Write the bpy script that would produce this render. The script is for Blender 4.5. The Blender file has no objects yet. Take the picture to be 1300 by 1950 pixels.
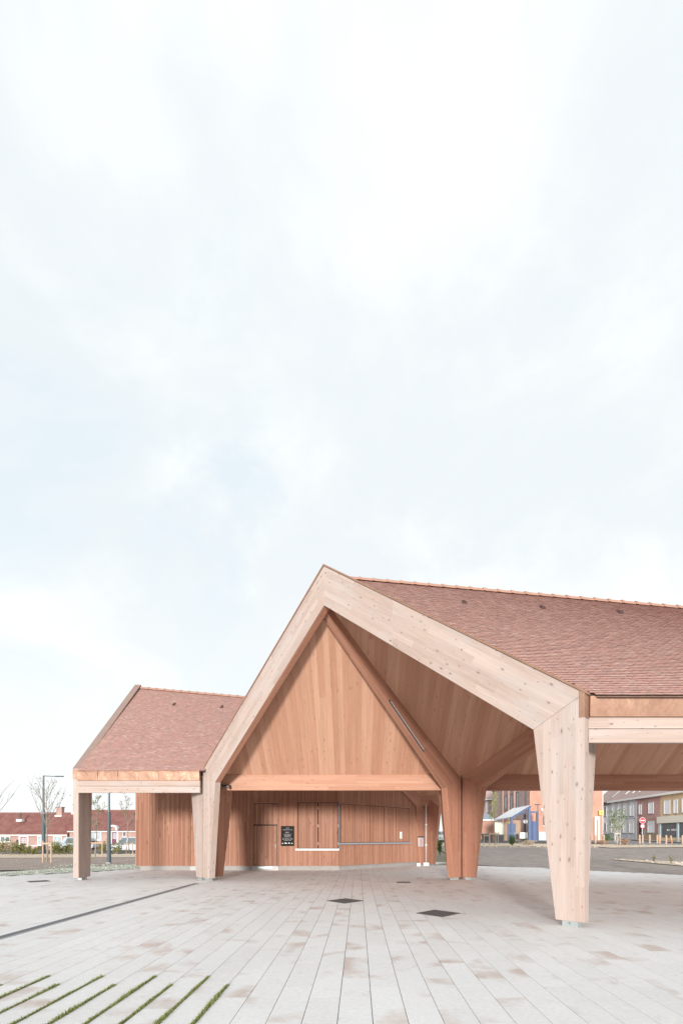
import bpy, math, random
from mathutils import Vector, Matrix
random.seed(7)
rnd = random.uniform
R_ = math.radians
scene = bpy.context.scene
C = scene.collection
V = Vector

# ------------------------------------------------------------------ camera, sky, sun, exposure
F, CX, HZ, EYE = 900.0, 682.0, 1597.0, 1.6          # focal length (px), principal point of the 1300x1950 photograph
cam = bpy.data.cameras.new('camera'); cam_o = bpy.data.objects.new('camera', cam); C.objects.link(cam_o)
cam_o.location = (0, 0, EYE); cam_o.rotation_euler = (R_(90), 0, 0)
cam.sensor_fit = 'VERTICAL'; cam.sensor_height = 36; cam.sensor_width = 24
cam.lens = F / 1950 * 36
cam.shift_x = -(CX - 650) / 1950; cam.shift_y = (HZ - 975) / 1950
cam.clip_start = .1; cam.clip_end = 3000
scene.camera = cam_o

SUN_EL, SUN_AZ = R_(5.6), R_(-6.0)                    # very low, behind the camera, seen through thin cloud
sv = V((math.sin(SUN_AZ) * math.cos(SUN_EL), -math.cos(SUN_AZ) * math.cos(SUN_EL), math.sin(SUN_EL)))
sl = bpy.data.lights.new('sun', 'SUN'); sl.energy = 2.45; sl.angle = R_(8.0); sl.color = (1, .97, .93)
so = bpy.data.objects.new('sun', sl); C.objects.link(so); so.location = (0, -30, 30)
so.rotation_euler = sv.to_track_quat('Z', 'Y').to_euler()

w = bpy.data.worlds.new('World'); scene.world = w; w.use_nodes = True
nt = w.node_tree; nt.nodes.clear()
def wn(t, **kw):
    n = nt.nodes.new(t)
    for k, v in kw.items(): setattr(n, k, v)
    return n
def wl(a, b): nt.links.new(a, b)
def wmath(op, a, b=None, c=None, clamp=False):
    n = wn('ShaderNodeMath', operation=op); n.use_clamp = clamp
    for i, x in enumerate((a, b, c)):
        if x is None: continue
        if isinstance(x, (int, float)): n.inputs[i].default_value = x
        else: wl(x, n.inputs[i])
    return n.outputs[0]
out = wn('ShaderNodeOutputWorld'); bg = wn('ShaderNodeBackground'); bg.inputs[1].default_value = .1
wl(bg.outputs[0], out.inputs[0])
sky = wn('ShaderNodeTexSky', sky_type='NISHITA', sun_disc=False, sun_elevation=SUN_EL, sun_rotation=R_(180) - SUN_AZ)
sky.air_density = 1.0; sky.dust_density = 1.5
tc = wn('ShaderNodeTexCoord'); sep = wn('ShaderNodeSeparateXYZ'); wl(tc.outputs['Generated'], sep.inputs[0])
zz = wmath('ADD', wmath('MAXIMUM', sep.outputs[2], 0), .45)       # cloud sheet seen in perspective
px = wmath('DIVIDE', sep.outputs[0], zz); py = wmath('DIVIDE', sep.outputs[1], zz)
cmb = wn('ShaderNodeCombineXYZ'); wl(px, cmb.inputs[0]); wl(py, cmb.inputs[1])
SKY_OFF = (1.3, 9.4, 5.0)
def wnoise(scale, detail, rough, dist, off):
    ad = wn('ShaderNodeVectorMath', operation='ADD'); wl(cmb.outputs[0], ad.inputs[0]); ad.inputs[1].default_value = off
    n = wn('ShaderNodeTexNoise'); n.inputs['Scale'].default_value = scale; n.inputs['Detail'].default_value = detail
    n.inputs['Roughness'].default_value = rough; n.inputs['Distortion'].default_value = dist
    wl(ad.outputs[0], n.inputs['Vector']); return n.outputs['Fac']
def wramp(fac, a, b):
    n = wn('ShaderNodeMapRange', interpolation_type='SMOOTHSTEP'); wl(fac, n.inputs[0])
    n.inputs[1].default_value = a; n.inputs[2].default_value = b; return n.outputs[0]
cover = wramp(wmath('ADD', wnoise(2.3, 9, .60, .45, SKY_OFF), wmath('MULTIPLY', wmath('ADD', px, .35), .10)), .33, .50)   # the cover thins out towards the west (-x)
tone = wramp(wnoise(3.0, 9, .58, .3, (9.9, 3.8, 2.6)), .42, .68)
mixc = wn('ShaderNodeMix', data_type='RGBA'); wl(tone, mixc.inputs[0])
mixc.inputs[6].default_value = (4.95, 5.24, 5.4, 1); mixc.inputs[7].default_value = (5.72, 5.94, 5.98, 1)
thin = wn('ShaderNodeMix', data_type='RGBA'); thin.inputs[0].default_value = .92      # thin high cloud veiling the blue gaps
wl(sky.outputs[0], thin.inputs[6]); thin.inputs[7].default_value = (4.9, 5.42, 5.72, 1)
mix2 = wn('ShaderNodeMix', data_type='RGBA'); wl(cover, mix2.inputs[0])
wl(thin.outputs[2], mix2.inputs[6]); wl(mixc.outputs[2], mix2.inputs[7])
low = wn('ShaderNodeMix', data_type='RGBA'); wl(wramp(sep.outputs[2], .55, .0), low.inputs[0])      # the cloud closes up towards the horizon
wl(mix2.outputs[2], low.inputs[6]); low.inputs[7].default_value = (5.75, 5.95, 6.0, 1)
wl(low.outputs[2], bg.inputs[0])

scene.view_settings.view_transform = 'Standard'; scene.view_settings.look = 'None'
scene.view_settings.exposure = 0.83; scene.view_settings.gamma = 1.0; scene.view_settings.use_curve_mapping = False
scene.render.engine = 'CYCLES'
scene.cycles.max_bounces = 8; scene.cycles.diffuse_bounces = 5

# ------------------------------------------------------------------ helpers
def at(u, v, y):
    """the point of the world at distance y seen at pixel (u, v) of the photograph"""
    return V(((u - CX) / F * y, y, EYE + (HZ - v) / F * y))
def gx(u, y): return (u - CX) / F * y
def gz(v, y): return EYE + (HZ - v) / F * y
def sst(a, b, x):
    t = min(1, max(0, (x - a) / (b - a))); return t * t * (3 - 2 * t)
def h(x, y):
    """terrain: flat at the hall and to the left, rising gently to the street on the right"""
    if y <= 26: return 0.0
    return .031 * (min(y, 74) - 26) * sst(-.25, .2, x / y)

class MB:
    def __init__(s): s.v = []; s.f = []
    def poly(s, pts):
        i = len(s.v); s.v += [V(p) for p in pts]; s.f.append(tuple(range(i, i + len(pts))))
    def hexa(s, p):
        """8 points: bottom ring 0-3, top ring 4-7"""
        i = len(s.v); s.v += [V(q) for q in p]
        for q in ((3, 2, 1, 0), (4, 5, 6, 7), (0, 1, 5, 4), (1, 2, 6, 5), (2, 3, 7, 6), (3, 0, 4, 7)):
            s.f.append(tuple(i + k for k in q))
    def box(s, x0, x1, y0, y1, z0, z1):
        s.hexa([(x0, y0, z0), (x1, y0, z0), (x1, y1, z0), (x0, y1, z0), (x0, y0, z1), (x1, y0, z1), (x1, y1, z1), (x0, y1, z1)])
    def obox(s, O, A, B, N, a0, a1, b0, b1, n0, n1):
        P = lambda a, b, n: V(O) + A * a + B * b + N * n
        s.hexa([P(a0, b0, n0), P(a1, b0, n0), P(a1, b1, n0), P(a0, b1, n0), P(a0, b0, n1), P(a1, b0, n1), P(a1, b1, n1), P(a0, b1, n1)])
    def prism(s, O, A, B, N, poly, n0, n1):
        k = len(poly); i = len(s.v)
        for n in (n0, n1):
            for a, b in poly: s.v.append(V(O) + A * a + B * b + N * n)
        s.f.append(tuple(i + q for q in range(k))); s.f.append(tuple(i + k + q for q in reversed(range(k))))
        for q in range(k):
            r = (q + 1) % k; s.f.append((i + q, i + k + q, i + k + r, i + r))
    def tube(s, p0, p1, r0, r1, seg=8, caps=True):
        p0, p1 = V(p0), V(p1); d = (p1 - p0).normalized()
        a = d.orthogonal().normalized(); b = d.cross(a); i = len(s.v)
        for p, r in ((p0, r0), (p1, r1)):
            for k in range(seg):
                t = 2 * math.pi * k / seg; s.v.append(p + (a * math.cos(t) + b * math.sin(t)) * r)
        for k in range(seg):
            q = (k + 1) % seg; s.f.append((i + k, i + q, i + seg + q, i + seg + k))
        if caps:
            s.f.append(tuple(i + k for k in reversed(range(seg)))); s.f.append(tuple(i + seg + k for k in range(seg)))
    def mesh(s, name, mat, grain=None, smooth=False):
        me = bpy.data.meshes.new(name); me.from_pydata([tuple(q) for q in s.v], [], s.f)
        if grain != 'none':
            uv = me.uv_layers.new(name='UVMap'); data = uv.data
            for p in me.polygons:
                n = p.normal
                if grain is not None and abs(n.dot(grain)) < .9: g = (grain - n * n.dot(grain)).normalized()
                elif abs(n.z) < .95: g = V((0, 0, 1)).cross(n).normalized()
                else: g = V((1, 0, 0)); g = (g - n * n.dot(g)).normalized()
                t = n.cross(g)
                for li in p.loop_indices:
                    co = me.vertices[me.loops[li].vertex_index].co
                    data[li].uv = (co.dot(g), co.dot(t))
        if smooth:
            for p in me.polygons: p.use_smooth = True
        if mat: me.materials.append(mat)
        return me
    def build(s, name, mat, parent=None, grain=None, smooth=False, bevel=0):
        o = bpy.data.objects.new(name, s.mesh(name, mat, grain, smooth)); C.objects.link(o); hang(o, parent)
        if bevel:
            m = o.modifiers.new('edge', 'BEVEL'); m.width = bevel; m.segments = 2; m.limit_method = 'ANGLE'; m.angle_limit = R_(40)
        return o

WLOC = {}
def wloc(o):
    p = V((0, 0, 0))
    while o is not None: p += o.location; o = o.parent
    return p
def hang(o, parent):
    """parent o, whose vertices are in world coordinates, without moving it"""
    if parent is None: return
    o.parent = parent; o.location = -wloc(parent)
def tag(o, label=None, cat=None, group=None, kind=None):
    for k, v in (('label', label), ('category', cat), ('group', group), ('kind', kind)):
        if v: o[k] = v
    return o
def thing(name, loc, label, cat, group=None):
    o = bpy.data.objects.new(name, None); C.objects.link(o); o.location = loc; o.empty_display_size = .3
    return tag(o, label, cat, group)
def copy_tree(o, parent=None):
    c = o.copy(); C.objects.link(c)
    if parent is not None: c.parent = parent
    for ch in list(o.children): copy_tree(ch, c)
    return c
def inst(name, me, parent, M):
    """a child that shares a mesh; M is its world matrix (parent chain is translation only)"""
    o = bpy.data.objects.new(name, me); C.objects.link(o); o.parent = parent
    o.matrix_basis = Matrix.Translation(-wloc(parent)) @ M
    return o
X, Y, Z = V((1, 0, 0)), V((0, 1, 0)), V((0, 0, 1))

# ------------------------------------------------------------------ materials
class NT:
    def __init__(s, name, rough=.7, metal=0.0, spec=.3):
        s.m = bpy.data.materials.new(name); s.m.use_nodes = True; s.t = s.m.node_tree
        s.b = s.t.nodes['Principled BSDF']; s.b.inputs['Roughness'].default_value = rough
        s.b.inputs['Metallic'].default_value = metal; s.b.inputs['Specular IOR Level'].default_value = spec
    def n(s, t, **kw):
        n = s.t.nodes.new(t)
        for k, v in kw.items(): setattr(n, k, v)
        return n
    def put(s, sock, x):
        if isinstance(x, bpy.types.NodeSocket): s.t.links.new(x, sock)
        else: sock.default_value = x
    def math(s, op, a, b=None, c=None, clamp=False):
        n = s.n('ShaderNodeMath', operation=op); n.use_clamp = clamp
        for i, x in enumerate((a, b, c)):
            if x is not None: s.put(n.inputs[i], x)
        return n.outputs[0]
    def vec(s, x=0.0, y=0.0, z=0.0):
        n = s.n('ShaderNodeCombineXYZ')
        for i, q in enumerate((x, y, z)): s.put(n.inputs[i], q)
        return n.outputs[0]
    def noise(s, vec, scale=1.0, detail=3, rough=.55, dist=0.0):
        n = s.n('ShaderNodeTexNoise'); s.put(n.inputs['Vector'], vec); n.inputs['Scale'].default_value = scale
        n.inputs['Detail'].default_value = detail; n.inputs['Roughness'].default_value = rough; n.inputs['Distortion'].default_value = dist
        return n.outputs['Fac']
    def white(s, vec):
        n = s.n('ShaderNodeTexWhiteNoise', noise_dimensions='3D'); s.put(n.inputs['Vector'], vec); return n.outputs['Value']
    def rng(s, x, a, b, c=0.0, d=1.0, smooth=True):
        n = s.n('ShaderNodeMapRange', interpolation_type='SMOOTHSTEP' if smooth else 'LINEAR'); s.put(n.inputs[0], x)
        for i, q in enumerate((a, b, c, d)): n.inputs[i + 1].default_value = q
        return n.outputs[0]
    def mix(s, f, a, b, mode='MIX'):
        n = s.n('ShaderNodeMix', data_type='RGBA', blend_type=mode); s.put(n.inputs[0], f)
        for k, q in ((6, a), (7, b)): s.put(n.inputs[k], (q[0], q[1], q[2], 1) if isinstance(q, tuple) else q)
        return n.outputs[2]
    def ramp(s, f, stops, const=False):
        n = s.n('ShaderNodeValToRGB'); s.put(n.inputs[0], f); e = n.color_ramp.elements
        if const: n.color_ramp.interpolation = 'CONSTANT'
        while len(e) < len(stops): e.new(.5)
        for q, (p, c) in zip(e, stops): q.position = p; q.color = (c[0], c[1], c[2], 1)
        return n.outputs[0]
    def rand(s):
        """one random number per loose piece of a mesh, different on every object too"""
        g = s.n('ShaderNodeNewGeometry'); o = s.n('ShaderNodeObjectInfo')
        return s.math('FRACT', s.math('ADD', g.outputs['Random Per Island'], s.math('MULTIPLY', o.outputs['Random'], 7.31)))
    def orand(s): return s.n('ShaderNodeObjectInfo').outputs['Random']
    def uv(s):
        n = s.n('ShaderNodeUVMap'); n.uv_map = 'UVMap'; q = s.n('ShaderNodeSeparateXYZ'); s.put(q.inputs[0], n.outputs[0]); return q.outputs[0], q.outputs[1]
    def pos(s): return s.n('ShaderNodeNewGeometry').outputs['Position']
    def bump(s, hgt, strength=.3, dist=.01):
        n = s.n('ShaderNodeBump'); n.inputs['Strength'].default_value = strength; n.inputs['Distance'].default_value = dist
        s.put(n.inputs['Height'], hgt); s.put(s.b.inputs['Normal'], n.outputs[0])
    def col(s, c): s.put(s.b.inputs['Base Color'], (c[0], c[1], c[2], 1) if isinstance(c, tuple) else c); return s
MATS = {}
def plain(name, c, rough=.6, metal=0.0, var=.10, scale=3.0, spec=.3, bump=0):
    if name in MATS: return MATS[name]
    t = NT(name, rough, metal, spec); p = t.pos()
    a = t.noise(p, scale, 5, .6); b = t.noise(p, scale * 9, 3, .6)
    f = t.math('ADD', t.math('MULTIPLY', a, .65), t.math('MULTIPLY', b, .35))
    k = t.rng(f, .3, .7, 1 - var, 1 + var, False)
    t.col(t.mix(1.0, c, t.vec(k, k, k), 'MULTIPLY'))
    if bump: t.bump(b, bump, .01)
    MATS[name] = t.m; return t.m

def wood(name, c1, c2, lam=.16, knot=1.0, line=.25, joint=2.6, island=False, grey=None, kd=1.5, ks=1.0, clus=0):
    t = NT(name, .72, 0, .22); u, v = t.uv()
    off = t.math('MULTIPLY', t.rand() if island else t.orand(), 37.7)
    u = t.math('ADD', u, off); v2 = t.math('ADD', v, t.math('MULTIPLY', off, 1.618))
    vl = t.math('DIVIDE', v2, lam); lid = t.math('FLOOR', vl); fr = t.math('FRACT', vl)
    if island: lid = t.math('FLOOR', off)
    r1 = t.white(t.vec(lid, 3.3, off))
    jid = t.math('FLOOR', t.math('DIVIDE', t.math('ADD', u, t.math('MULTIPLY', r1, 9.0)), joint))
    r2 = t.white(t.vec(lid, jid, off))
    fibre = t.noise(t.vec(t.math('MULTIPLY', u, 1.3), t.math('MULTIPLY', v2, 55.0), t.math('MULTIPLY', r2, 9)), 1, 4, .6)
    # growth figure: long wavy cathedral lines
    wv = t.n('ShaderNodeTexWave', wave_type='BANDS', bands_direction='Y'); wv.inputs['Scale'].default_value = 1.0
    wv.inputs['Distortion'].default_value = 6.0; wv.inputs['Detail'].default_value = 2; wv.inputs['Detail Scale'].default_value = .6
    t.put(wv.inputs['Vector'], t.vec(t.math('MULTIPLY', u, .5), t.math('MULTIPLY', v2, 11.0), t.math('MULTIPLY', r2, 20)))
    streak = t.noise(t.vec(t.math('MULTIPLY', u, .35), t.math('MULTIPLY', v2, 7.0), r2), 1, 4, .6)
    c = t.mix(t.rng(r2, 0, 1, 0, 1, False), c1, c2)
    k = t.math('ADD', t.rng(fibre, .3, .7, .90, 1.08, False), t.math('ADD', t.math('MULTIPLY', wv.outputs[1], .10), t.rng(streak, .3, .7, -.12, .08, False)))
    c = t.mix(1.0, c, t.vec(k, k, k), 'MULTIPLY')
    if grey:
        gm = t.noise(t.vec(t.math('MULTIPLY', u, .8), t.math('MULTIPLY', v2, 2.2), 4.4), 1, 5, .65)
        c = t.mix(t.rng(gm, .42, .68, 0, .4), c, grey)
    # knots
    vo = t.n('ShaderNodeTexVoronoi', voronoi_dimensions='2D'); vo.inputs['Scale'].default_value = 1
    wob = t.math('MULTIPLY', t.noise(t.vec(t.math('MULTIPLY', u, 14.0), t.math('MULTIPLY', v2, 14.0), 0.0), 1, 2), .16)
    t.put(vo.inputs['Vector'], t.vec(t.math('ADD', t.math('MULTIPLY', u, kd), wob), t.math('ADD', t.math('MULTIPLY', v2, kd * 2.3), wob)))
    sp = t.n('ShaderNodeSeparateColor'); t.put(sp.inputs[0], vo.outputs['Color'])
    keep = t.math('GREATER_THAN', sp.outputs[0], .40); size = t.math('MULTIPLY_ADD', t.math('POWER', sp.outputs[1], 2.0), .085 * ks, .03 * ks)
    if clus: keep = t.math('MULTIPLY', keep, t.math('GREATER_THAN', t.noise(t.vec(t.math('MULTIPLY', u, .9), t.math('MULTIPLY', v2, 2.2), 7.7), 1, 2), clus))
    d = t.math('DIVIDE', vo.outputs['Distance'], size)
    core = t.math('MULTIPLY', keep, t.rng(d, 1.15, .45)); halo = t.math('MULTIPLY', keep, t.rng(d, 2.8, .9))
    c = t.mix(t.math('MULTIPLY', halo, .30 * knot), c, tuple(q * .62 for q in c2))
    c = t.mix(t.math('MULTIPLY', core, .50 * knot), c, (c2[0] * .42, c2[1] * .34, c2[2] * .31))
    if line:
        e = t.math('MINIMUM', fr, t.math('SUBTRACT', 1.0, fr)); c = t.mix(t.math('MULTIPLY', t.rng(e, .03, .0), line), c, tuple(q * .4 for q in c2))
    t.col(c); t.bump(t.math('SUBTRACT', fibre, t.math('MULTIPLY', core, .5)), .25, .004)
    MATS[name] = t.m; return t.m

PALE = wood('weathered_larch', (.475, .378, .33), (.415, .312, .264), lam=.15, line=.22, grey=(.46, .42, .405), kd=3.1, ks=.9, clus=.36, knot=1.6)
PALEG = wood('silvered_larch', (.475, .375, .325), (.415, .315, .265), lam=.12, line=.15, grey=(.47, .44, .43), kd=2.6, ks=.7, clus=.42)
AMBERL = wood('amber_beam', (.485, .275, .19), (.43, .225, .148), lam=.12, line=.3, kd=2.8, ks=.75, clus=.40, knot=1.2)
AMBER = wood('amber_glulam', (.46, .24, .165), (.375, .178, .117), lam=.12, line=.35, kd=2.8, ks=.75, clus=.38, knot=1.2)
SOFF = wood('soffit_board_larch', (.58, .342, .235), (.475, .25, .165), lam=.3, line=0, island=True, joint=30, kd=2.0, ks=.7)
CLAD = wood('cladding_larch', (.47, .255, .17), (.35, .165, .11), lam=.3, line=0, island=True, joint=4.0, kd=1.3, ks=.9)
STAKE = plain('stake_wood', (.52, .36, .26), .8, var=.2, scale=6)
STEEL = plain('galvanised_steel', (.50, .54, .53), .45, .6, var=.15, scale=14)
ZINC = plain('zinc_grey', (.42, .44, .47), .45, .5, var=.08)
IRON = plain('cast_iron', (.12, .108, .105), .75, .1, var=.3, scale=20)
DARK = plain('dark_gap', (.035, .03, .029), .9)
WHITE = plain('white_paint', (.80, .79, .77), .5, var=.04)
BLACKP = plain('black_panel', (.020, .018, .018), .7, var=.15, spec=.12)
PRINT = plain('pale_print', (.62, .60, .58), .6, var=.03)
CONC = plain('plinth_concrete', (.34, .32, .305), .85, var=.10, scale=2.5, bump=.2)
GREYP = plain('lamp_grey', (.10, .125, .135), .45, .3, var=.06)

def copper():
    t = NT('copper_sheet', .45, .45, .35); p = t.pos()
    a = t.noise(p, 1.7, 3, .5, .6); b = t.noise(p, 11, 4, .6)
    c = t.ramp(t.math('ADD', t.math('MULTIPLY', a, .7), t.math('MULTIPLY', b, .3)), [(.25, (.30, .168, .118)), (.5, (.36, .205, .142)), (.75, (.45, .275, .19))])
    t.col(c); t.put(t.b.inputs['Roughness'], t.rng(b, .2, .8, .42, .6)); t.bump(a, .35, .10); return t.m
COPPER = copper()
def tilem():
    t = NT('clay_roof_tile', .75, 0, .25); r = t.rand(); p = t.pos()
    c = t.ramp(r, [(0, (.43, .275, .245)), (.07, (.49, .29, .245)), (.32, (.52, .305, .255)), (.56, (.54, .325, .275)), (.78, (.50, .32, .28)), (.93, (.585, .40, .34))], True)
    n = t.noise(p, 14, 4, .65); k = t.rng(n, .3, .7, .82, 1.14, False)
    c = t.mix(1.0, c, t.vec(k, k, k), 'MULTIPLY')
    big = t.noise(p, .5, 3, .6); c = t.mix(t.rng(big, .45, .75, 0, .25), c, (.47, .33, .29))
    t.col(c); t.bump(n, .2, .006); return t.m
TILE = tilem()
TEDGE = plain('shaded_tile_edge', (.19, .098, .083), .85, var=.2, scale=9)  # dark colour on the tile front edges paints the shadow line of each course
RIDGE = plain('clay_ridge_tile', (.40, .225, .165), .7, var=.16, scale=5)
VENT = plain('vent_tile_dark', (.075, .042, .038), .8)

def paverm():
    t = NT('pale_concrete_paver', .78, 0, .3); r = t.rand(); p = t.pos()
    c = t.mix(t.rng(r, 0, 1, 0, 1, False), (.775, .75, .728), (.815, .798, .782))
    sp = t.n('ShaderNodeSeparateXYZ'); t.put(sp.inputs[0], p)
    o = t.math('MULTIPLY', r, 91.0)
    pv = t.vec(sp.outputs[0], sp.outputs[1], o)
    st = t.noise(pv, 1.35, 4, .5, .3); sm = t.noise(pv, 22, 4, .6)
    m = t.rng(st, .545, .74, 0, .8)
    c = t.mix(m, c, (.58, .455, .395))
    st2 = t.noise(t.vec(sp.outputs[0], sp.outputs[1], t.math('ADD', o, 31.0)), 3.4, 5, .65); c = t.mix(t.rng(st2, .60, .78, 0, .5), c, (.46, .42, .40))
    wide = t.noise(p, .35, 4, .6); k0 = t.rng(wide, .3, .7, .94, 1.04, False)
    k = t.math('MULTIPLY', k0, t.rng(sm, .25, .75, .93, 1.06, False)); c = t.mix(1.0, c, t.vec(k, k, k), 'MULTIPLY')
    t.col(c); t.bump(sm, .25, .004); return t.m
PAVER = paverm()
JOINT = plain('joint_sand', (.19, .17, .155), .95, var=.2, scale=9)
def groundm(name, stops, scale, bump=.6, stretch=1.0):
    t = NT(name, .95, 0, .15); p = t.pos(); sp = t.n('ShaderNodeSeparateXYZ'); t.put(sp.inputs[0], p)
    pv = t.vec(t.math('MULTIPLY', sp.outputs[0], 1.0), t.math('MULTIPLY', sp.outputs[1], stretch), sp.outputs[2])
    a = t.noise(pv, scale, 8, .65, .4); b = t.noise(pv, scale * 12, 5, .7)
    f = t.math('ADD', t.math('MULTIPLY', a, .6), t.math('MULTIPLY', b, .4))
    t.col(t.ramp(f, stops)); t.bump(b, bump, .05); MATS[name] = t.m; return t.m
SOIL = groundm('bare_soil', [(.3, (.27, .215, .185)), (.5, (.37, .30, .26)), (.7, (.45, .38, .335))], .6)
LOT = groundm('grey_gravel_lot', [(.34, (.22, .185, .165)), (.5, (.355, .305, .28)), (.66, (.46, .40, .365))], 1.1, .6, 1.8)
STRAW = groundm('pale_mulch', [(.3, (.48, .36, .26)), (.5, (.66, .54, .42)), (.7, (.74, .64, .52))], 1.0)
ASPH = groundm('road_asphalt', [(.3, (.13, .13, .132)), (.5, (.17, .168, .168)), (.7, (.22, .215, .212))], .8, .3)
FIELD = groundm('rough_ground', [(.3, (.17, .15, .11)), (.5, (.25, .22, .16)), (.7, (.30, .28, .20))], .15)
SIDEW = groundm('sidewalk_concrete', [(.3, (.33, .32, .31)), (.5, (.40, .39, .38)), (.7, (.46, .45, .44))], .6, .2)
def leafm(name, a, b):
    t = NT(name, .6, 0, .3); c = t.mix(t.rand(), a, b); t.col(c)
    t.b.inputs['Transmission Weight'].default_value = 0; MATS[name] = t.m; return t.m
GRASS = leafm('grass_blade', (.22, .26, .06), (.36, .37, .14))
LEAFY = leafm('young_leaf', (.22, .23, .065), (.13, .15, .04))
LEAFG = leafm('green_leaf', (.075, .14, .03), (.15, .23, .06))
LEAFO = leafm('olive_leaf', (.16, .17, .05), (.25, .235, .08))
SEDUM = leafm('ground_cover_leaf', (.62, .64, .57), (.30, .36, .24))
REDDY = leafm('russet_leaf', (.36, .20, .14), (.46, .30, .20))
BARK = plain('bark', (.29, .25, .20), .9, var=.25, scale=12)
BIRCH = plain('birch_bark', (.55, .51, .46), .85, var=.25, scale=9)
def brickm(name, c1, c2, mortar):
    t = NT(name, .85, 0, .2); u, v = t.uv(); b = t.n('ShaderNodeTexBrick'); b.inputs['Scale'].default_value = 1
    t.put(b.inputs['Vector'], t.vec(u, v, 0.0)); b.inputs['Brick Width'].default_value = .23; b.inputs['Row Height'].default_value = .075
    b.inputs['Mortar Size'].default_value = .008; b.inputs['Color1'].default_value = (*c1, 1); b.inputs['Color2'].default_value = (*c2, 1); b.inputs['Mortar'].default_value = (*mortar, 1)
    n = t.noise(t.pos(), .7, 5, .65); k = t.rng(n, .3, .7, .86, 1.12, False)
    t.col(t.mix(1.0, b.outputs[0], t.vec(k, k, k), 'MULTIPLY')); MATS[name] = t.m; return t.m
BR_PINK = brickm('pink_brick', (.47, .28, .24), (.40, .23, .195), (.50, .42, .38))
BR_ORANGE = brickm('orange_brick', (.55, .27, .19), (.48, .225, .155), (.55, .42, .36))
BR_PURPLE = brickm('mauve_brick', (.47, .32, .30), (.41, .275, .26), (.52, .44, .42))
BR_MAROON = brickm('maroon_brick', (.50, .27, .245), (.45, .235, .215), (.56, .44, .42))
BR_YELLOW = brickm('yellow_brick', (.70, .53, .33), (.65, .475, .285), (.66, .56, .43))
BR_GREY = brickm('grey_painted_brick', (.76, .78, .81), (.71, .73, .76), (.64, .66, .69))
BR_WHITE = brickm('white_painted_brick', (.86, .87, .90), (.83, .84, .87), (.76, .78, .82))
def pantile(name, c1, c2):
    t = NT(name, .8, 0, .2); n = t.noise(t.pos(), 1.2, 5, .7); t.col(t.mix(t.rng(n, .35, .65), c1, c2)); MATS[name] = t.m; return t.m
PT_RED = pantile('red_pantile', (.235, .105, .092), (.31, .15, .13))
PT_BROWN = pantile('brown_roofing', (.40, .295, .275), (.47, .345, .315))
GLASS = plain('window_glass', (.16, .19, .21), .12, var=.3, scale=.8, spec=.6)
SHUT = plain('roller_shutter', (.80, .82, .86), .6, var=.05)
BLUEP = plain('blue_steel', (.115, .155, .265), .55, .05, var=.12)
DOORRED = plain('red_door', (.30, .055, .075), .5)
CREAM = plain('cream_board', (.76, .72, .62), .6, var=.04)
AQUA = plain('pale_blue_frame', (.48, .58, .60), .6)

# ------------------------------------------------------------------ ground
def grid_sheet(name, mat, xs, ys, off, kind='structure', parent=None):
    me = MB(); n = len(xs); vs = [(x, y, h(x, y) + off) for y in ys for x in xs]
    me.v = [V(q) for q in vs]
    for j in range(len(ys) - 1):
        for i in range(n - 1): me.f.append((j * n + i, j * n + i + 1, (j + 1) * n + i + 1, (j + 1) * n + i))
    o = me.build(name, mat, parent, 'none'); tag(o, kind=kind); return o
def lin(a, b, n): return [a + (b - a) * i / n for i in range(n + 1)]
grid_sheet('ground', FIELD, [-1500, -600, -300] + lin(-150, 150, 60) + [300, 600, 1500], [-900, -300, -100, -30, 0] + lin(10, 120, 44) + [160, 260, 500, 1500], -.07)
def strip(name, mat, pts, off, nx=14, ny=6, kind='structure'):
    """pts: four plan corners near-left, near-right, far-right, far-left, draped on the terrain"""
    a, b, c, d = [V((p[0], p[1])) for p in pts]; m = MB()
    for j in range(ny + 1):
        for i in range(nx + 1):
            s, t = i / nx, j / ny; q = (a * (1 - s) + b * s) * (1 - t) + (d * (1 - s) + c * s) * t
            m.v.append(V((q.x, q.y, h(q.x, q.y) + off)))
    for j in range(ny):
        for i in range(nx):
            k = j * (nx + 1) + i; m.f.append((k, k + 1, k + nx + 2, k + nx + 1))
    return tag(m.build(name, mat, None, 'none'), kind=kind)

# plan outline of the paved square
EDGE = [(-30, -12), (-30, 2.2), (-11.6, 25.0), (-11.6, 29.6), (7.3, 29.6), (14.3, 20.9), (29.5, 2.0), (29.5, -12)]
def inside(x, y, poly=EDGE):
    r = False; j = len(poly) - 1
    for i in range(len(poly)):
        xi, yi = poly[i]; xj, yj = poly[j]
        if (yi > y) != (yj > y) and x < (xj - xi) * (y - yi) / (yj - yi) + xi: r = not r
        j = i
    return r
m = MB(); m.poly([(x, y, -.022) for x, y in EDGE]); pav = m.build('pavement', JOINT, None, 'none'); tag(pav, kind='structure')
m = MB(); m.poly([(-29.9, -11.9, -.004), (29.4, -11.9, -.004), (29.4, 1.2, -.004), (-29.9, 1.2, -.004)])
tag(m.build('square', PAVER, None, 'none'), kind='structure')
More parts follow.
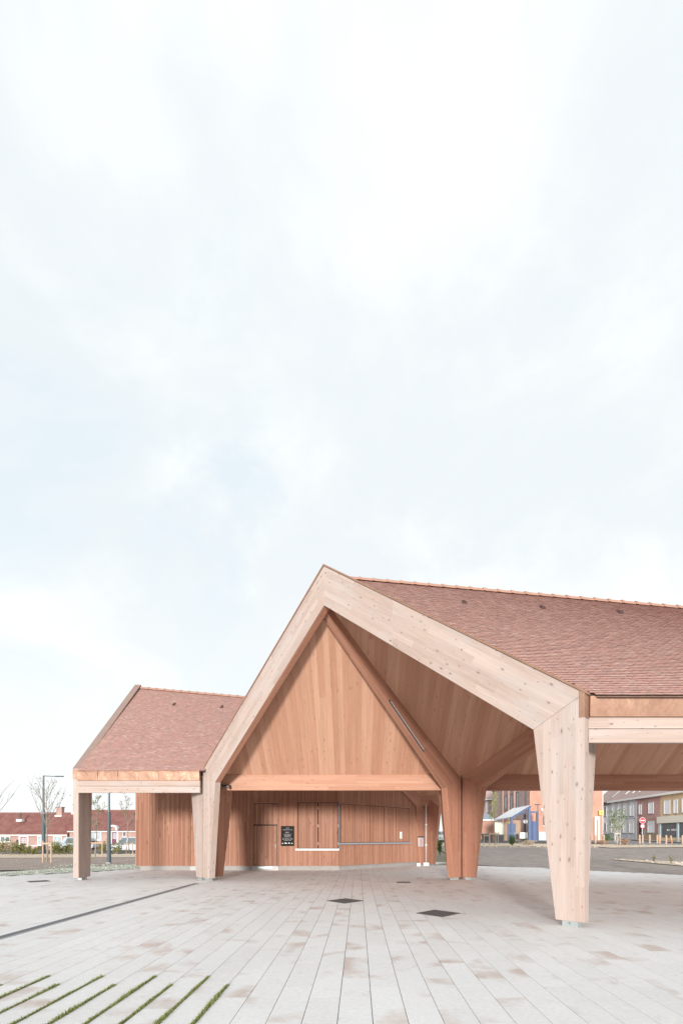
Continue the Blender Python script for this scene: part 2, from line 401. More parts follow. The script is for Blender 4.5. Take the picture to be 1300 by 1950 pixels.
# pavers: rows running away from the camera
PITCH, PHASE = .31, .127
cells = []
j0 = int((-24 - PHASE) / PITCH)
for j in range(j0, int((24 - PHASE) / PITCH)):
    xa = PHASE + j * PITCH
    y = 1.2 + [0, .32, .64][(j * 2) % 3] - 1.0
    while y < 29.6:
        ln = .98
        y0, y1 = max(y, 1.2), y + ln
        xc, yc = xa + PITCH / 2, (y0 + y1) / 2
        if y1 > 1.5 and inside(xc, yc) and inside(xc, y1) and inside(xc, y0):
            cells.append((xa, y0, y1))
        y += ln
def pix(x, y): return CX + F * x / y, HZ + F * EYE / y
def in_view(c):
    y = max(c[1], 3.6); u, v = pix(c[0] + .155, (y + c[2]) / 2 if c[2] > 3.6 else 3.6)
    return -40 < u < 1340 and c[2] > 4.0
vis = sorted([c for c in cells if in_view(c)], key=lambda c: c[1])
near = set(vis[:300])
g = .0035
unit = MB(); b = .0006
x0, x1, y0, y1 = -PITCH / 2 + g, PITCH / 2 - g, -.49 + .0008, .49 - .0008
unit.v = [V(q) for q in ((x0, y0, -.06), (x1, y0, -.06), (x1, y1, -.06), (x0, y1, -.06), (x0, y0, -b), (x1, y0, -b), (x1, y1, -b), (x0, y1, -b),
                         (x0 + b, y0 + b, 0), (x1 - b, y0 + b, 0), (x1 - b, y1 - b, 0), (x0 + b, y1 - b, 0))]
unit.f = [(8, 9, 10, 11)] + [(i, (i + 1) % 4, 4 + (i + 1) % 4, 4 + i) for i in range(4)] + [(4 + i, 4 + (i + 1) % 4, 8 + (i + 1) % 4, 8 + i) for i in range(4)]
pv_me = unit.mesh('paver', PAVER, 'none')
rest = MB()
for c in cells:
    xa, ya, yb = c; zt = 0.0
    if c in near and yb - ya > .97:
        inst('paver', pv_me, pav, Matrix.Translation((xa + PITCH / 2, (ya + yb) / 2, zt)) @ Matrix.Rotation(rnd(-.0012, .0012), 4, 'Z'))
    else:
        a0, a1, b0, b1 = xa + g, xa + PITCH - g, ya + .0008, yb - .0008; i = len(rest.v)
        rest.v += [V((a0, b0, -.03)), V((a1, b0, -.03)), V((a1, b1, -.03)), V((a0, b1, -.03)), V((a0, b0, zt)), V((a1, b0, zt)), V((a1, b1, zt)), V((a0, b1, zt))]
        rest.f += [(i + 4, i + 5, i + 6, i + 7)] + [(i + k, i + (k + 1) % 4, i + 4 + (k + 1) % 4, i + 4 + k) for k in range(4)]
tag(rest.build('paver', PAVER, pav, 'none'), kind='stuff')

# soil, lot, mulch strips, roads
strip('soil_bed', SOIL, [(-60, 16), (-8, 26), (-8, 47), (-60, 45)], -.012)
strip('mulch_strip', STRAW, [(-60, 35), (-8, 41.5), (-8, 50), (-60, 49)], .015)
strip('road', ASPH, [(-90, 51.5), (-8, 52.5), (-8, 62), (-90, 62)], .01, 16, 4)
strip('lot', LOT, [(6.3, 28.9), (28, 3), (70, 47), (9, 58)], -.012, 20, 20)
strip('mulch_bed', STRAW, [(9, 50.5), (29.5, 50), (30, 56), (10, 60)], .03)
strip('mulch_bank', STRAW, [(25, 47), (37, 48.5), (38, 52), (25, 56)], .045)
strip('road_beyond', ASPH, [(9, 60), (41, 59), (39.6, 90), (9, 68)], .02, 12, 10)
strip('sidewalk', SIDEW, [(39.6, 40), (42.2, 40), (42.2, 95), (39.6, 95)], .12, 4, 24)
strip('street', groundm('worn_asphalt', [(.3, (.24, .235, .23)), (.5, (.30, .295, .29)), (.7, (.36, .35, .345))], .8, .3), [(30, 56.5), (39.6, 50), (39.6, 95), (33, 95)], .026, 8, 16)

# low pale ground cover between the paving and the soil on the left
def tufts(name, mat, fn, n, size, hgt, label=None, parent=None):
    m = MB()
    for _ in range(n):
        x, y = fn()
        z = h(x, y)
        for _k in range(3):
            a = rnd(0, 6.28); s = size * rnd(.5, 1.2); q = rnd(.3, 1) * hgt; ox, oy = rnd(-size, size), rnd(-size, size)
            d = V((math.cos(a), math.sin(a), 0)); e = V((-d.y, d.x, 0)); p = V((x + ox, y + oy, z))
            m.poly([p - d * s * .5, p + d * s * .5, p + d * s * .35 + e * s * rnd(.2, .8) + Z * q, p - d * s * .35 + e * s * rnd(.2, .8) + Z * q * rnd(.7, 1)])
    o = m.build(name, mat, parent, 'none'); tag(o, kind='stuff'); return o
def along_edge():
    t = random.random(); y = 14 + 15 * t; x = -11.6 - (25 - y) * .807 if y < 25 else -11.6
    wdt = .5 + 1.0 * max(0, (y - 19)) * .75
    return x - .1 - rnd(0, wdt) * (random.random() ** .4), y + rnd(-.2, .5)
strip('gravel_margin', groundm('pale_gravel', [(.3, (.36, .36, .29)), (.45, (.60, .60, .55)), (.7, (.74, .74, .71))], 1.6), [(-20.2, 14), (-11.4, 25.0), (-11.4, 34), (-21.0, 15)], .006)
tufts('ground_cover', SEDUM, along_edge, 1500, .07, .045)

# grass in the open joints
GR = MB(); SO = MB()
for k in range(12):
    x = PHASE - (5 + k) * PITCH; ye = 5.18 if k % 2 == 0 else 5.5
    SO.box(x - .017, x + .017, 1.3, ye, -.02, .003)
    y = 1.4 if k < 11 else 3
    while y < ye:
        cl = .5 + .5 * math.sin(y * 5.1 + k * 2.7) * math.sin(y * 2.3 + k)
        for _ in range(int(3 + 5 * cl)):
            bx = x + rnd(-.02, .02) * (1 + .5 * cl); a = rnd(0, 6.28); L = rnd(.012, .026) * (1 + .5 * cl); wd = rnd(.0014, .0028)
            d = V((math.cos(a), math.sin(a), 0)); e = V((-d.y, d.x, 0)); p = V((bx, y + rnd(-.006, .006), 0)); mid = p + d * L * .25 + Z * L * .6; tip = p + d * L * rnd(.4, .9) + Z * L * rnd(.6, 1)
            i = len(GR.v); GR.v += [p - e * wd, p + e * wd, mid + e * wd * .8, mid - e * wd * .8, tip]; GR.f += [(i, i + 1, i + 2, i + 3), (i + 3, i + 2, i + 4)]
        y += .009
tag(SO.build('joint_soil', plain('joint_moss', (.10, .10, .045), .95, var=.3, scale=30), None, 'none'), kind='structure')
tag(GR.build('grass', GRASS, None, 'none'), kind='stuff')

# ------------------------------------------------------------------ the market hall
hall = thing('market_hall', (0, 14, 0), 'timber market hall with red tiled zigzag roofs and open gabled frames', 'market hall')
L = V((-5.95, 18.1, 0)); Rn = V((4.02, 8.42, 0)); M_ = V((4.04, 18.5, 0)); N_ = V((4.05, 28.5, 0)); E_ = V((-10.84, 18.0, 0))
ga = (Rn - L).normalized(); gn = V((-ga.y, ga.x, 0)); LG = (Rn - L).length; TH = .23        # the big gable runs from L to R
ZE, ZI, ZA, ZAI = 4.20, 3.69, 9.25, 8.15
def zr(x): return 9.0 - .089 * (x + 1)             # ridge of the front wing
def zr2(x): return 8.92 - .089 * (x + 10.84)       # ridge of the rear wing
YE1, YR1, YB1 = 8.5, 13.4, 18.35                   # eave, ridge, rear eave
YE2, YR2, YB2 = 17.95, 23.0, 28.6
ZT = 4.17

def shoe(parent, O, A, N, a0, a1, n0, n1):
    m = MB(); m.obox(O, A, Z, N, a0, a1, 0, .10, n0, n1); s = m.build('shoe', STEEL, parent, None)
    m = MB(); c = V(O) + A * ((a0 + a1) / 2) + Z * .05; m.tube(c + N * (n0 - .012), c + N * n0, .018, .018, 8); m.tube(c + N * n1, c + N * (n1 + .012), .018, .018, 8)
    return s
BOLT = plain('bolt_steel', (.33, .33, .33), .4, .7)
def column(O, A, N, pts, mat, n0=0.0, n1=TH, sh=(.12, .40)):
    m = MB(); m.prism(O, A, Z, N, pts, n0, n1); c = m.build('column', mat, hall, Z, bevel=.006)
    m = MB(); m.obox(O, A, Z, N, sh[0], sh[1], 0, .115, n0 + .03, n1 - .03); m.build('shoe', STEEL, c)
    m = MB(); ctr = V(O) + A * ((sh[0] + sh[1]) / 2) + Z * .055
    for p, q in ((n0 + .016, n0 + .03), (n1 - .03, n1 - .016)):
        m = MB(); m.tube(ctr + N * p, ctr + N * q, .02, .02, 8); m.build('bolt', BOLT, c)
    return c
def rafter(O, A, N, pts, mat, grain, n0=0.0, n1=TH):
    m = MB(); m.prism(O, A, Z, N, pts, n0, n1); return m.build('rafter', mat, hall, grain, bevel=.006)

COLP = [(0, .10), (.51, .10), (.93, ZI), (0, ZE)]
sl_i = (ZAI - ZI) / (LG / 2 - .93); sl_o = (ZA - ZE) / (LG / 2)
# near gable: two columns and four rafter lengths
def gable_piece(a0, a1):
    zo = lambda a: ZE + a * sl_o; zi = lambda a: ZI + (a - .93) * sl_i
    return [(a0, zi(a0)), (a1, zi(a1)), (a1, zo(a1)), (a0, zo(a0))]
sA = 4.45; gsp = .0025
for side in (0, 1):
    O, A = (L, ga) if side == 0 else (Rn, -ga)
    gr = (A * (LG / 2) + Z * (ZA - ZE)).normalized()
    column(O, A, gn, COLP, PALE)
    p = gable_piece(.93, sA); p = [(0.003, ZE + .003), (.933, ZI + .002), p[1], p[2]]
    rafter(O, A, gn, p, PALE, gr)
    p = gable_piece(sA + gsp, LG / 2 - gsp / 2); rafter(O, A, gn, p, PALE, gr)
    # copper capping over the rake, in lengths
    zo = lambda a: ZE + a * sl_o
    k = 5
    for i in range(k):
        a0 = -.03 + (LG / 2 + .03) * i / k; a1 = -.03 + (LG / 2 + .03) * (i + 1) / k - (.004 if i < k - 1 else 0)
        m = MB(); m.prism(O, A, Z, gn, [(a0, zo(a0) + .004), (a1, zo(a1) + .004), (a1, zo(a1) + .055), (a0, zo(a0) + .055)], -.022, TH + .13)
        m.build('capping', COPPER, hall)
for O, A in ((L, ga), (Rn, -ga)):
    zi = lambda a: ZI + (a - .93) * sl_i
    m = MB(); m.prism(O, A, Z, gn, [(.94, zi(.94) - .004), (LG / 2 - .004, ZAI - .007), (LG / 2 - .004, ZAI - .0015), (.94, zi(.94) - .0005)], .014, TH - .006)
    m.build('edge_board', AMBER, hall, (A * (LG / 2) + Z * (ZA - ZE)).normalized())
# copper corner caps on the outer column heads
for O, A in ((Rn, -ga),):
    m = MB(); m.obox(O, A, Z, gn, -.012, .085, ZE - .43, ZE + .05, -.012, TH + .012); m.build('corner_cap', COPPER, hall)

# other frames, two at a time in a zigzag
D1, D2 = V((math.sqrt(.5), -math.sqrt(.5), 0)), V((math.sqrt(.5), math.sqrt(.5), 0))
def frame(O, A, zin0, apex_len, zb, zt, mat, n0, n1, N, colmat=None, rib=True):
    c = column(O, A, N, [(0, .10), (.50, .10), (.93, 3.53), (0, 4.02)], colmat or mat, n0, n1)
    if rib:
        g = (A * apex_len + Z * (zt - 4.0)).normalized()
        rafter(O, A, N, [(.003, 4.022), (.933, 3.532), (apex_len, zb), (apex_len, zt)], mat, g, n0, n1)
    return c
# M to A (towards the camera's left), M to B, M to C
A_ = V((-1.0, 13.5, 0)); B_ = V((9.1, 13.45, 0)); Cc = V((-.95, 23.0, 0))
def dirlen(P, Q): d = Q - P; return d.normalized(), d.length
MA0 = V((4.00, 18.45, 0)); d, ln = dirlen(MA0, A_); frame(MA0, d, 3.53, ln - .12, 8.12, 8.50, AMBER, 0, .27, V((d.y, -d.x, 0)))
MB0 = V((4.06, 18.50, 0)); d, ln = dirlen(MB0, B_); frame(MB0, d, 3.53, ln, 7.25, 7.72, AMBER, 0, TH, V((-d.y, d.x, 0)))
MC0 = V((3.98, 18.75, 0)); d, ln = dirlen(MC0, Cc); frame(MC0, d, 3.53, ln, 7.2, 7.7, AMBER, 0, TH, V((d.y, -d.x, 0)))
RB0 = V((4.10, 8.90, 0)); d, ln = dirlen(RB0, B_); frame(RB0, d, 3.53, ln, 7.25, 7.7, AMBER, 0, TH, V((-d.y, d.x, 0)), PALE)
LD0 = V((-6.02, 18.22, 0)); d, ln = dirlen(LD0, V((-10.6, 23.0, 0))); frame(LD0, d, 3.53, ln, 7.7, 8.3, AMBER, 0, TH, V((d.y, -d.x, 0)), PALE)
LC0 = V((-5.74, 18.5, 0)); d, ln = dirlen(LC0, Cc); frame(LC0, d, 3.53, ln, 7.2, 7.7, AMBER, 0, TH, V((-d.y, d.x, 0)))
NC0 = V((4.02, 28.75, 0)); d, ln = dirlen(NC0, V((-.98, 23.72, 0)))
frame(NC0, d, 3.53, ln * .93, 7.0, 7.7, AMBER, -.10, .16, V((d.y, -d.x, 0)))
NB0 = V((4.10, 28.42, 0)); d, ln = dirlen(NB0, V((8.0, 24.4, 0))); frame(NB0, d, 3.53, ln, 3.4, 3.9, AMBER, 0, TH, V((-d.y, d.x, 0)), rib=False)
# far end of the front wing, beyond the frame
for O, A in ((V((14.0, 8.7, 0)), V((-1, .001, 0)).normalized()), (V((14.0, 18.3, 0)), V((-1, .001, 0)).normalized())):
    column(O, A, V((0, 1, 0)), [(0, .10), (.50, .10), (.93, 3.5), (0, 3.9)], AMBER)
# end gable of the rear wing: flat against x = -10.84
EW = .20
column(E_, Y, X, [(0, .10), (.80, .10), (.93, ZI), (0, ZE)], PALEG, 0, EW, (.25, .62))
for k, (O, A) in enumerate(((E_, Y), (V((-10.84, 28.6, 0)), -Y))):
    run = YR2 - 18.0 if k == 0 else 28.6 - YR2
    if k: column(O, A, X, [(0, .10), (.80, .10), (.93, ZI), (0, ZE)], PALEG, 0, EW, (.25, .62))
    g = (A * run + Z * 4.85).normalized()
    rafter(O, A, X, [(.003, ZE + .003), (.933, ZI + .003), (run, 8.0), (run, 9.03)], PALEG, g, 0, EW)
    m = MB(); m.prism(O, A, Z, X, [(-.02, ZE + .008), (run + .01, 9.04), (run + .01, 9.10), (-.02, ZE + .07)], -.015, EW + .07); m.build('capping', PALEG if 0 else plain('dull_copper', (.36, .25, .21), .55, .4, var=.1), hall)
m = MB(); m.box(-10.855, -10.625, 17.985, 18.12, ZE - .33, ZE + .012); m.build('corner_cap', COPPER, hall)

for x, y in ((4.05, 18.66), (-5.86, 18.36)):
    m = MB(); m.box(x - .07, x + .07, y - .07, y + .07, .02, 4.0); m.build('gap_filler', plain('shadow_gap_wood', (.14, .07, .05), .9), hall)  # dark filler added between the columns, coloured like the shaded gap
    m = MB(); m.box(x - .4, x + .4, y - .05, y + .12, 3.6, 4.5); m.build('node_block', AMBER, hall, Z)
m = MB(); m.box(3.45, 5.0, 28.30, 28.50, 3.55, 4.5); m.build('node_block', AMBER, hall, X)
# beams at eave height
def beam(x0, x1, y0, y1, z0, z1, mat, name='beam'):
    m = MB(); m.box(x0, x1, y0, y1, z0, z1); return m.build(name, mat, hall, X, bevel=.006)
beam(-5.62, 3.62, 18.30, 18.52, 3.47, 4.08, AMBERL)
beam(4.35, 14.1, 18.30, 18.52, 3.47, 4.08, AMBER)
beam(-10.6, 4.0, 28.52, 28.74, 3.47, 4.08, AMBER)
# eave fascias: two timber boards under a copper gutter box
def eave(x0, x1, y, n_panel, dents):
    for z0, z1 in ((3.34, 3.585), (3.597, 3.80)):
        m = MB(); m.box(x0, x1, y + (.012 if z0 > 3.5 else 0), y + .12, z0, z1); m.build('fascia_board', PALE, hall, X, bevel=.004)
    wdt = (x1 - x0) / n_panel
    for i in range(n_panel):
        a, bb = x0 + i * wdt + .004, x0 + (i + 1) * wdt - .004
        m = MB(); nx, nz = 12, 5
        for jz in range(nz + 1):
            for ix in range(nx + 1):
                s, t = ix / nx, jz / nz
                bulge = dents * (math.sin(s * 9 + i * 2.1) * .5 + math.sin(s * 4 + i)) * math.sin(math.pi * t) * (.4 + .6 * t)
                m.v.append(V((a + (bb - a) * s, y - .035 + bulge - .018 * t, 3.835 + (ZT - 3.835) * t)))
        for jz in range(nz):
            for ix in range(nx):
                q = jz * (nx + 1) + ix; m.f.append((q, q + 1, q + nx + 2, q + nx + 1))
        i0 = len(m.v)
        m.box(a, bb, y - .045, y + .10, 3.803, 3.832)      # drip edge
        m.poly([(a, y - .053, ZT), (bb, y - .053, ZT), (bb, y + .12, ZT), (a, y + .12, ZT)])
        m.poly([(bb, y - .035, 3.832), (bb, y + .12, 3.832), (bb, y + .12, ZT), (bb, y - .053, ZT)])
        m.poly([(a, y - .035, 3.832), (a, y - .053, ZT), (a, y + .12, ZT), (a, y + .12, 3.832)])
        m.build('gutter_panel', COPPER, hall, smooth=False)
eave(4.17, 14.17, 8.56, 5, .002)
eave(-10.62, -6.0, 17.92, 6, .012)
m = MB(); m.box(-10.6, 4.9, 28.6, 28.7, 3.4, 4.1); m.build('fascia_board', PALE, hall, X)

# ---- soffits of boards and roofs of tiles: ruled surfaces between a level eave and a sloping ridge
def yg(x): return L.y + (x - L.x) * (ga.y / ga.x)      # front face of the gable, in plan
def soffit(x0, x1, pts, bw=.20):
    """pts(x) -> lower point, upper point of the board at x"""
    s = bpy.data.objects.new('soffit', None); C.objects.link(s); s.parent = hall; s.location = -wloc(hall) + V((x0, pts(x0)[0].y, 4))
    n = int(round((x1 - x0) / bw))
    for i in range(n):
        xa, xb = x0 + (x1 - x0) * i / n + .0012, x0 + (x1 - x0) * (i + 1) / n - .0012
        a, c = pts(xa); b_, d_ = pts(xb)
        if (a - c).length < .15 or (b_ - d_).length < .15: continue
        o = V((0, 0, rnd(0, .003)))
        m = MB(); up = V((0, 0, .03)); m.hexa([a + o, b_ + o, d_ + o, c + o, a + up, b_ + up, d_ + up, c + up])
        m.build('board', SOFF, s, (c - a).normalized())
    return s
def rear1(x):
    lo = V((x, 18.34, 4.06)); yt = max(YR1, yg(x) + .33) if x < -1 else YR1
    zt = zr(max(x, -1)) - .42; t = (18.34 - yt) / (18.34 - YR1); return lo, V((x, yt, 4.06 + (zt - 4.06) * t))
soffit(-5.7, 14.1, rear1)
def front1(x):
    zt = zr(x) - .43; ys = max(8.66, yg(x) + .33); t = (ys - 8.66) / (YR1 - 8.66)
    return V((x, ys, 3.95 + (zt - 3.95) * t)), V((x, YR1 - .004, zt))
soffit(-.8, 14.1, front1)
def ys2(x): return YE2 - .06 if x < -5.78 else 18.6
def front2(x):
    ys = 18.1 if x < -5.97 else 18.8; t = (ys - 18.1) / (YR2 - 18.1); zt = zr2(x) - .42
    return V((x, ys, 3.95 + (zt - 3.95) * t)), V((x, YR2 - .004, zt))
def rear2(x): return V((x, 28.55, 4.06)), V((x, YR2, zr2(x) - .41))
soffit(-10.6, 4.9, front2); soffit(-10.6, 4.9, rear2)

TW, TE_ = .150, .080
def tile_surface(x0, x1, eave_pt, ridge_pt, clip, individual=0, roofname='roof'):
    """tiles in courses; eave_pt/ridge_pt: functions of x; clip(x, y): keep this tile?"""
    roof = bpy.data.objects.new(roofname, None); C.objects.link(roof); roof.parent = hall; roof.location = -wloc(hall) + (eave_pt(x1))
    deck = MB()
    nx = int(round((x1 - x0) / TW)); slope = (ridge_pt((x0 + x1) / 2) - eave_pt((x0 + x1) / 2)).length; nc = int(round(slope / TE_))
    singles = []; m = MB()
    for c in range(nc):
        t0 = c / nc; t1 = min((c + 1.75) / nc, 1.0)
        for i in range(-1, nx + 1):
            xa = x0 + (i + (.5 if c % 2 else 0)) * TW; xb = xa + TW - .004; xm = (xa + xb) / 2
            xa, xb = max(xa, x0), min(xb, x1)
            if xb - xa < .05: continue
            P = lambda x, t: eave_pt(x) * (1 - t) + ridge_pt(x) * t
            q = P(xm, t0 + .4 / nc)
            if not clip(xm, q.y): continue
            a, b_, cc, d_ = P(xa, t0), P(xb, t0), P(xb, t1), P(xa, t1)
            nrm = (b_ - a).cross(d_ - a).normalized()
            if nrm.z < 0: nrm = -nrm
            lift = .032 + rnd(0, .005); sag = rnd(-.002, .002)
            a2, b2 = a + nrm * (lift + sag), b_ + nrm * (lift - sag); c2, d2 = cc + nrm * .010, d_ + nrm * .006
            dn = nrm * -.012
            mm = MB() if len(singles) < individual else m
            k = len(mm.v); mm.v += [a2, b2, c2, d2, a2 + dn, b2 + dn, c2 + dn, d2 + dn]
            mm.f += [(k, k + 1, k + 2, k + 3), (k + 4, k + 5, k + 1, k), (k + 5, k + 6, k + 2, k + 1), (k + 7, k + 4, k, k + 3), (k + 7, k + 6, k + 5, k + 4)]
            if mm is not m: singles.append(mm)
    def put(mb):
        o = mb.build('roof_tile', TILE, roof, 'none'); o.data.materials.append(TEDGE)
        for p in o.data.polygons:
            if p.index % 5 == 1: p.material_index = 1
        return o
    for s in singles: put(s)
    tag(put(m), kind='stuff')
    return roof
e1 = lambda x: V((x, YE1 - .03, ZT - .015)); r1 = lambda x: V((x, YR1, zr(x)))
clip1 = lambda x, y: y > yg(x) + .31
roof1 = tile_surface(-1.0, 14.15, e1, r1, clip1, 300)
e2 = lambda x: V((x, YE2 - .09, ZT - .015)); r2 = lambda x: V((x, YR2, zr2(x)))
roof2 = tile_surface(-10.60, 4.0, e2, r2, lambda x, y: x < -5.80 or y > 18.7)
# decks under the tiles and plain rear slopes
def deck(fs, x0, x1, roof, n=40, mat=None):
    m = MB()
    for i in range(n):
        xa, xb = x0 + (x1 - x0) * i / n, x0 + (x1 - x0) * (i + 1) / n
        (a, c), (b_, d_) = fs(xa), fs(xb)
        if (a - c).length < .05 and (b_ - d_).length < .05: continue
        m.poly([a, b_, d_, c])
    m.build('deck', mat or plain('roof_underlay', (.10, .07, .06), .9), roof)
def dk1(x):
    ys = max(YE1, yg(x) + .26); t = (ys - YE1) / (YR1 - YE1); dz = V((0, 0, -.03)); return e1(x) * (1 - t) + r1(x) * t + dz, r1(x) + dz
def dk1r(x):
    ys = max(YR1, yg(x) + .26); t = (ys - YR1) / (18.3 - YR1); zc = zr(max(x, -1)); return V((x, ys, zc + (ZT - zc) * t)), V((x, 18.3, ZT))
deck(dk1, -1.0, 14.15, roof1); deck(dk1r, -5.8, 14.15, roof1, 60, TILE)
def dk2(x):
    t = (ys2(x) - YE2 + .06) / (YR2 - YE2 + .06); dz = V((0, 0, -.03)); return e2(x) * (1 - t) + r2(x) * t + dz, r2(x) + dz
deck(dk2, -10.6, 4.9, roof2, 100); deck(lambda x: (r2(x), V((x, YB2, ZT))), -10.6, 4.9, roof2, 30, TILE)
# ridge tiles
def ridge(fp, x0, x1, roof, n):
    for i in range(n):
        xa, xb = x0 + (x1 - x0) * i / n, x0 + (x1 - x0) * (i + 1) / n
        p, q = fp(xa), fp(xb); m = MB(); seg = 7; d = (q - p).normalized()
        pts = []
        for (P, r) in ((p, .115), (p + (q - p) * .86, .108), (p + (q - p) * .86, .130), (q + d * .02, .130)):
            row = []
            for k in range(seg + 1):
                t = math.pi * (k / seg); row.append(P + V((0, math.cos(t) * r, -.055 + math.sin(t) * r)))
            pts.append(row)
        for a in range(3):
            for k in range(seg): m.poly([pts[a][k], pts[a + 1][k], pts[a + 1][k + 1], pts[a][k + 1]])
        m.build('ridge_tile', RIDGE, roof)
ridge(lambda x: V((x, YR1, zr(x) + .035)), -.72, 14.1, roof1, 38)
ridge(lambda x: V((x, YR2, zr2(x) + .035)), -10.55, 2.0, roof2, 32)
# vent tiles
def vent(P, roof):
    m = MB(); n = 8
    fr = [P + V((.06 * math.cos(math.pi * k / n), -.045, .012 + .07 * math.sin(math.pi * k / n))) for k in range(n + 1)]
    bk = [p + V((0, .20, .12)) for p in fr]; bk = [V((p.x, p.y, max(p.z, 0))) for p in bk]
    m.poly(fr)
    for k in range(n): m.poly([fr[k], bk[k], bk[k + 1], fr[k + 1]])
    m.build('vent_tile', VENT, roof)
def onroof(u, v, ep, rp):
    """point of a ruled roof seen at (u, v)"""
    best = None
    for i in range(401):
        t = i / 400; y = ep(0).y * (1 - t) + rp(0).y * t; x = gx(u, y); z = ep(x).z * (1 - t) + rp(x).z * t
        e = abs(z - gz(v, y))
        if best is None or e < best[0]: best = (e, V((x, y, z)))
    return best[1]
for u, v in ((884, 1151), (1033, 1161), (1181, 1170)): vent(onroof(u, v, e1, r1), roof1)
for u, v in ((331, 1344), (422, 1349)): vent(onroof(u, v, e2, r2), roof2)

# ---- the closed room at the back: battened walls on a concrete plinth
WY = 23.80; KX = -.98; WX0 = -11.22
wd = V((math.sqrt(.5), math.sqrt(.5), 0)); wnrm = V((math.sqrt(.5), -math.sqrt(.5), 0))   # oblique wall: direction and outward normal
K0 = V((KX, WY, 0)); WLEN = 7.0
ZB, ZTOP = .225, 5.4
wall = bpy.data.objects.new('wall', None); C.objects.link(wall); wall.parent = hall; wall.location = -wloc(hall) + V((KX, WY, 0))
BACKW = plain('wall_sheathing', (.20, .10, .07), .9)
m = MB(); m.box(WX0 + .06, KX, WY + .05, WY + .2, ZB, ZTOP); m.obox(K0 + V((0, .05, 0)), wd, Z, -wnrm, 0, WLEN, ZB, 4.0, 0, .15); m.box(WX0 + .05, WX0 + .2, WY + .05, 28.4, ZB, 4.0)
m.build('sheathing', BACKW, wall)
m = MB(); m.box(WX0 + .22, KX + .02, WY + .075, WY + .3, -.03, ZB + .02); m.obox(K0 + V((0, .06, 0)), wd, Z, -wnrm, 0, WLEN, -.03, ZB + .02, .03, .2); m.box(WX0 + .22, WX0 + .4, WY + .3, 28.3, -.03, ZB + .02)
m.build('plinth', CONC, wall)
# openings in (x0, x1, z0, z1)
DOOR = (gx(480.5, WY), gx(530, WY), .19, 3.42); SHT = (gx(565, WY), gx(645.5, WY), 1.10, 3.46); SIDE = (gx(362, WY), gx(372, WY) + .35, .19, 3.0)
def soff_lim(p): return 4.0 + (28.5 - p.y) * .8
bat = MB(); pitch = .064; bwid = .047; bdep = .028
def batten(m, O, A, N, a, z0, z1, dep=bdep):
    m.obox(O, A, Z, N, a, a + bwid, z0, z1, 0, dep + rnd(-.002, .002))
n = int((KX - WX0) / pitch)
for i in range(n):
    a = WX0 + i * pitch; segs = [(ZB, ZTOP)]
    for (x0, x1, z0, z1) in (DOOR, SHT, SIDE):
        if x0 - .03 < a < x1 - .01: segs = [s for s in ((ZB, z0), (z1, ZTOP)) if s[1] - s[0] > .03]
    for z0, z1 in segs: batten(bat, V((0, WY + .05, 0)), X, -Y, a, z0 + rnd(-.003, .003), z1)
OBL = (0.05, (1e9), 1.36, 3.40)
obl_end = None
def obl_s(u): k = (u - CX) / F; return (k * WY - KX) / (math.sqrt(.5) * (1 - k))
S1 = obl_s(779)
for i in range(int(WLEN / pitch)):
    a = i * pitch + .01; p = K0 + wd * a; top = min(ZTOP, soff_lim(p)); segs = [(ZB, top)]
    if .02 < a < S1: segs = [(ZB, 1.30), (3.42, top)]
    for z0, z1 in segs: batten(bat, K0, wd, wnrm, a, z0, z1)
for i in range(60): batten(bat, V((WX0 + .05, WY + .1, 0)), Y, -X, i * pitch, ZB, ZTOP)
tag(bat.build('batten', CLAD, wall, Z), kind='stuff')
def battened_leaf(name, x0, x1, z0, z1, y, parent, plane=None, label=None):
    """a panel of battens in the front wall (or in the oblique wall when plane is set)"""
    O, A, N = (V((0, y, 0)), X, -Y) if plane is None else plane
    m = MB(); m.obox(O, A, Z, N, x0, x1, z0, z1, -.03, .0); o = m.build(name, BACKW, parent)
    m = MB(); k = max(1, int((x1 - x0) / pitch)); st = (x1 - x0) / k
    for i in range(k): m.obox(O, A, Z, N, x0 + i * st + .006, x0 + i * st + st - .012, z0 + .004, z1 - .004, 0.001, .026 + rnd(-.002, .002))
    tag(m.build('batten', CLAD, o, Z), kind='stuff'); return o
FRM = wood('opening_frame', (.45, .25, .17), (.38, .20, .13), lam=.3, line=0)
def frame_rect(x0, x1, z0, z1, y0, y1, wdt, parent, mat, bottom=True, name='frame'):
    m = MB(); m.box(x0, x0 + wdt, y0, y1, z0, z1); m.box(x1 - wdt, x1, y0, y1, z0, z1); m.box(x0 + wdt, x1 - wdt, y0, y1, z1 - wdt, z1)
    if bottom: m.box(x0 + wdt, x1 - wdt, y0, y1, z0, z0 + wdt)
    return m.build(name, mat, parent)
# door with a panel over it, steel kick plate on the plinth
x0, x1, z0, z1 = DOOR
m = MB(); m.box(x0 + .03, x1 - .03, WY + .042, WY + .049, z0 + .04, z1 - .03); m.build('shadow_gap', DARK, wall)
frame_rect(x0, x1, z0, z1, WY - .004, WY + .10, .035, wall, FRM, False, 'door_frame')
door = battened_leaf('door', x0 + .06, x1 - .075, .23, 2.26, WY + .062, wall)
m = MB(); hx = x1 - .13; m.box(hx - .02, hx + .02, WY + .022, WY + .034, 1.10, 1.32); m.box(hx - .085, hx + .01, WY - .012, WY + .004, 1.24, 1.262); m.tube((hx, WY + .03, 1.25), (hx, WY - .01, 1.25), .009, .009); m.build('handle', plain('dull_zinc', (.25, .25, .26), .6, .2), door)
battened_leaf('overdoor_panel', x0 + .06, x1 - .06, 2.31, z1 - .06, WY + .055, wall)
m = MB(); m.box(x0 - .02, x1 + .01, WY + .02, WY + .072, -.02, .215); kp = m.build('kick_plate', plain('pale_steel', (.44, .43, .42), .6, .1, var=.08), wall)
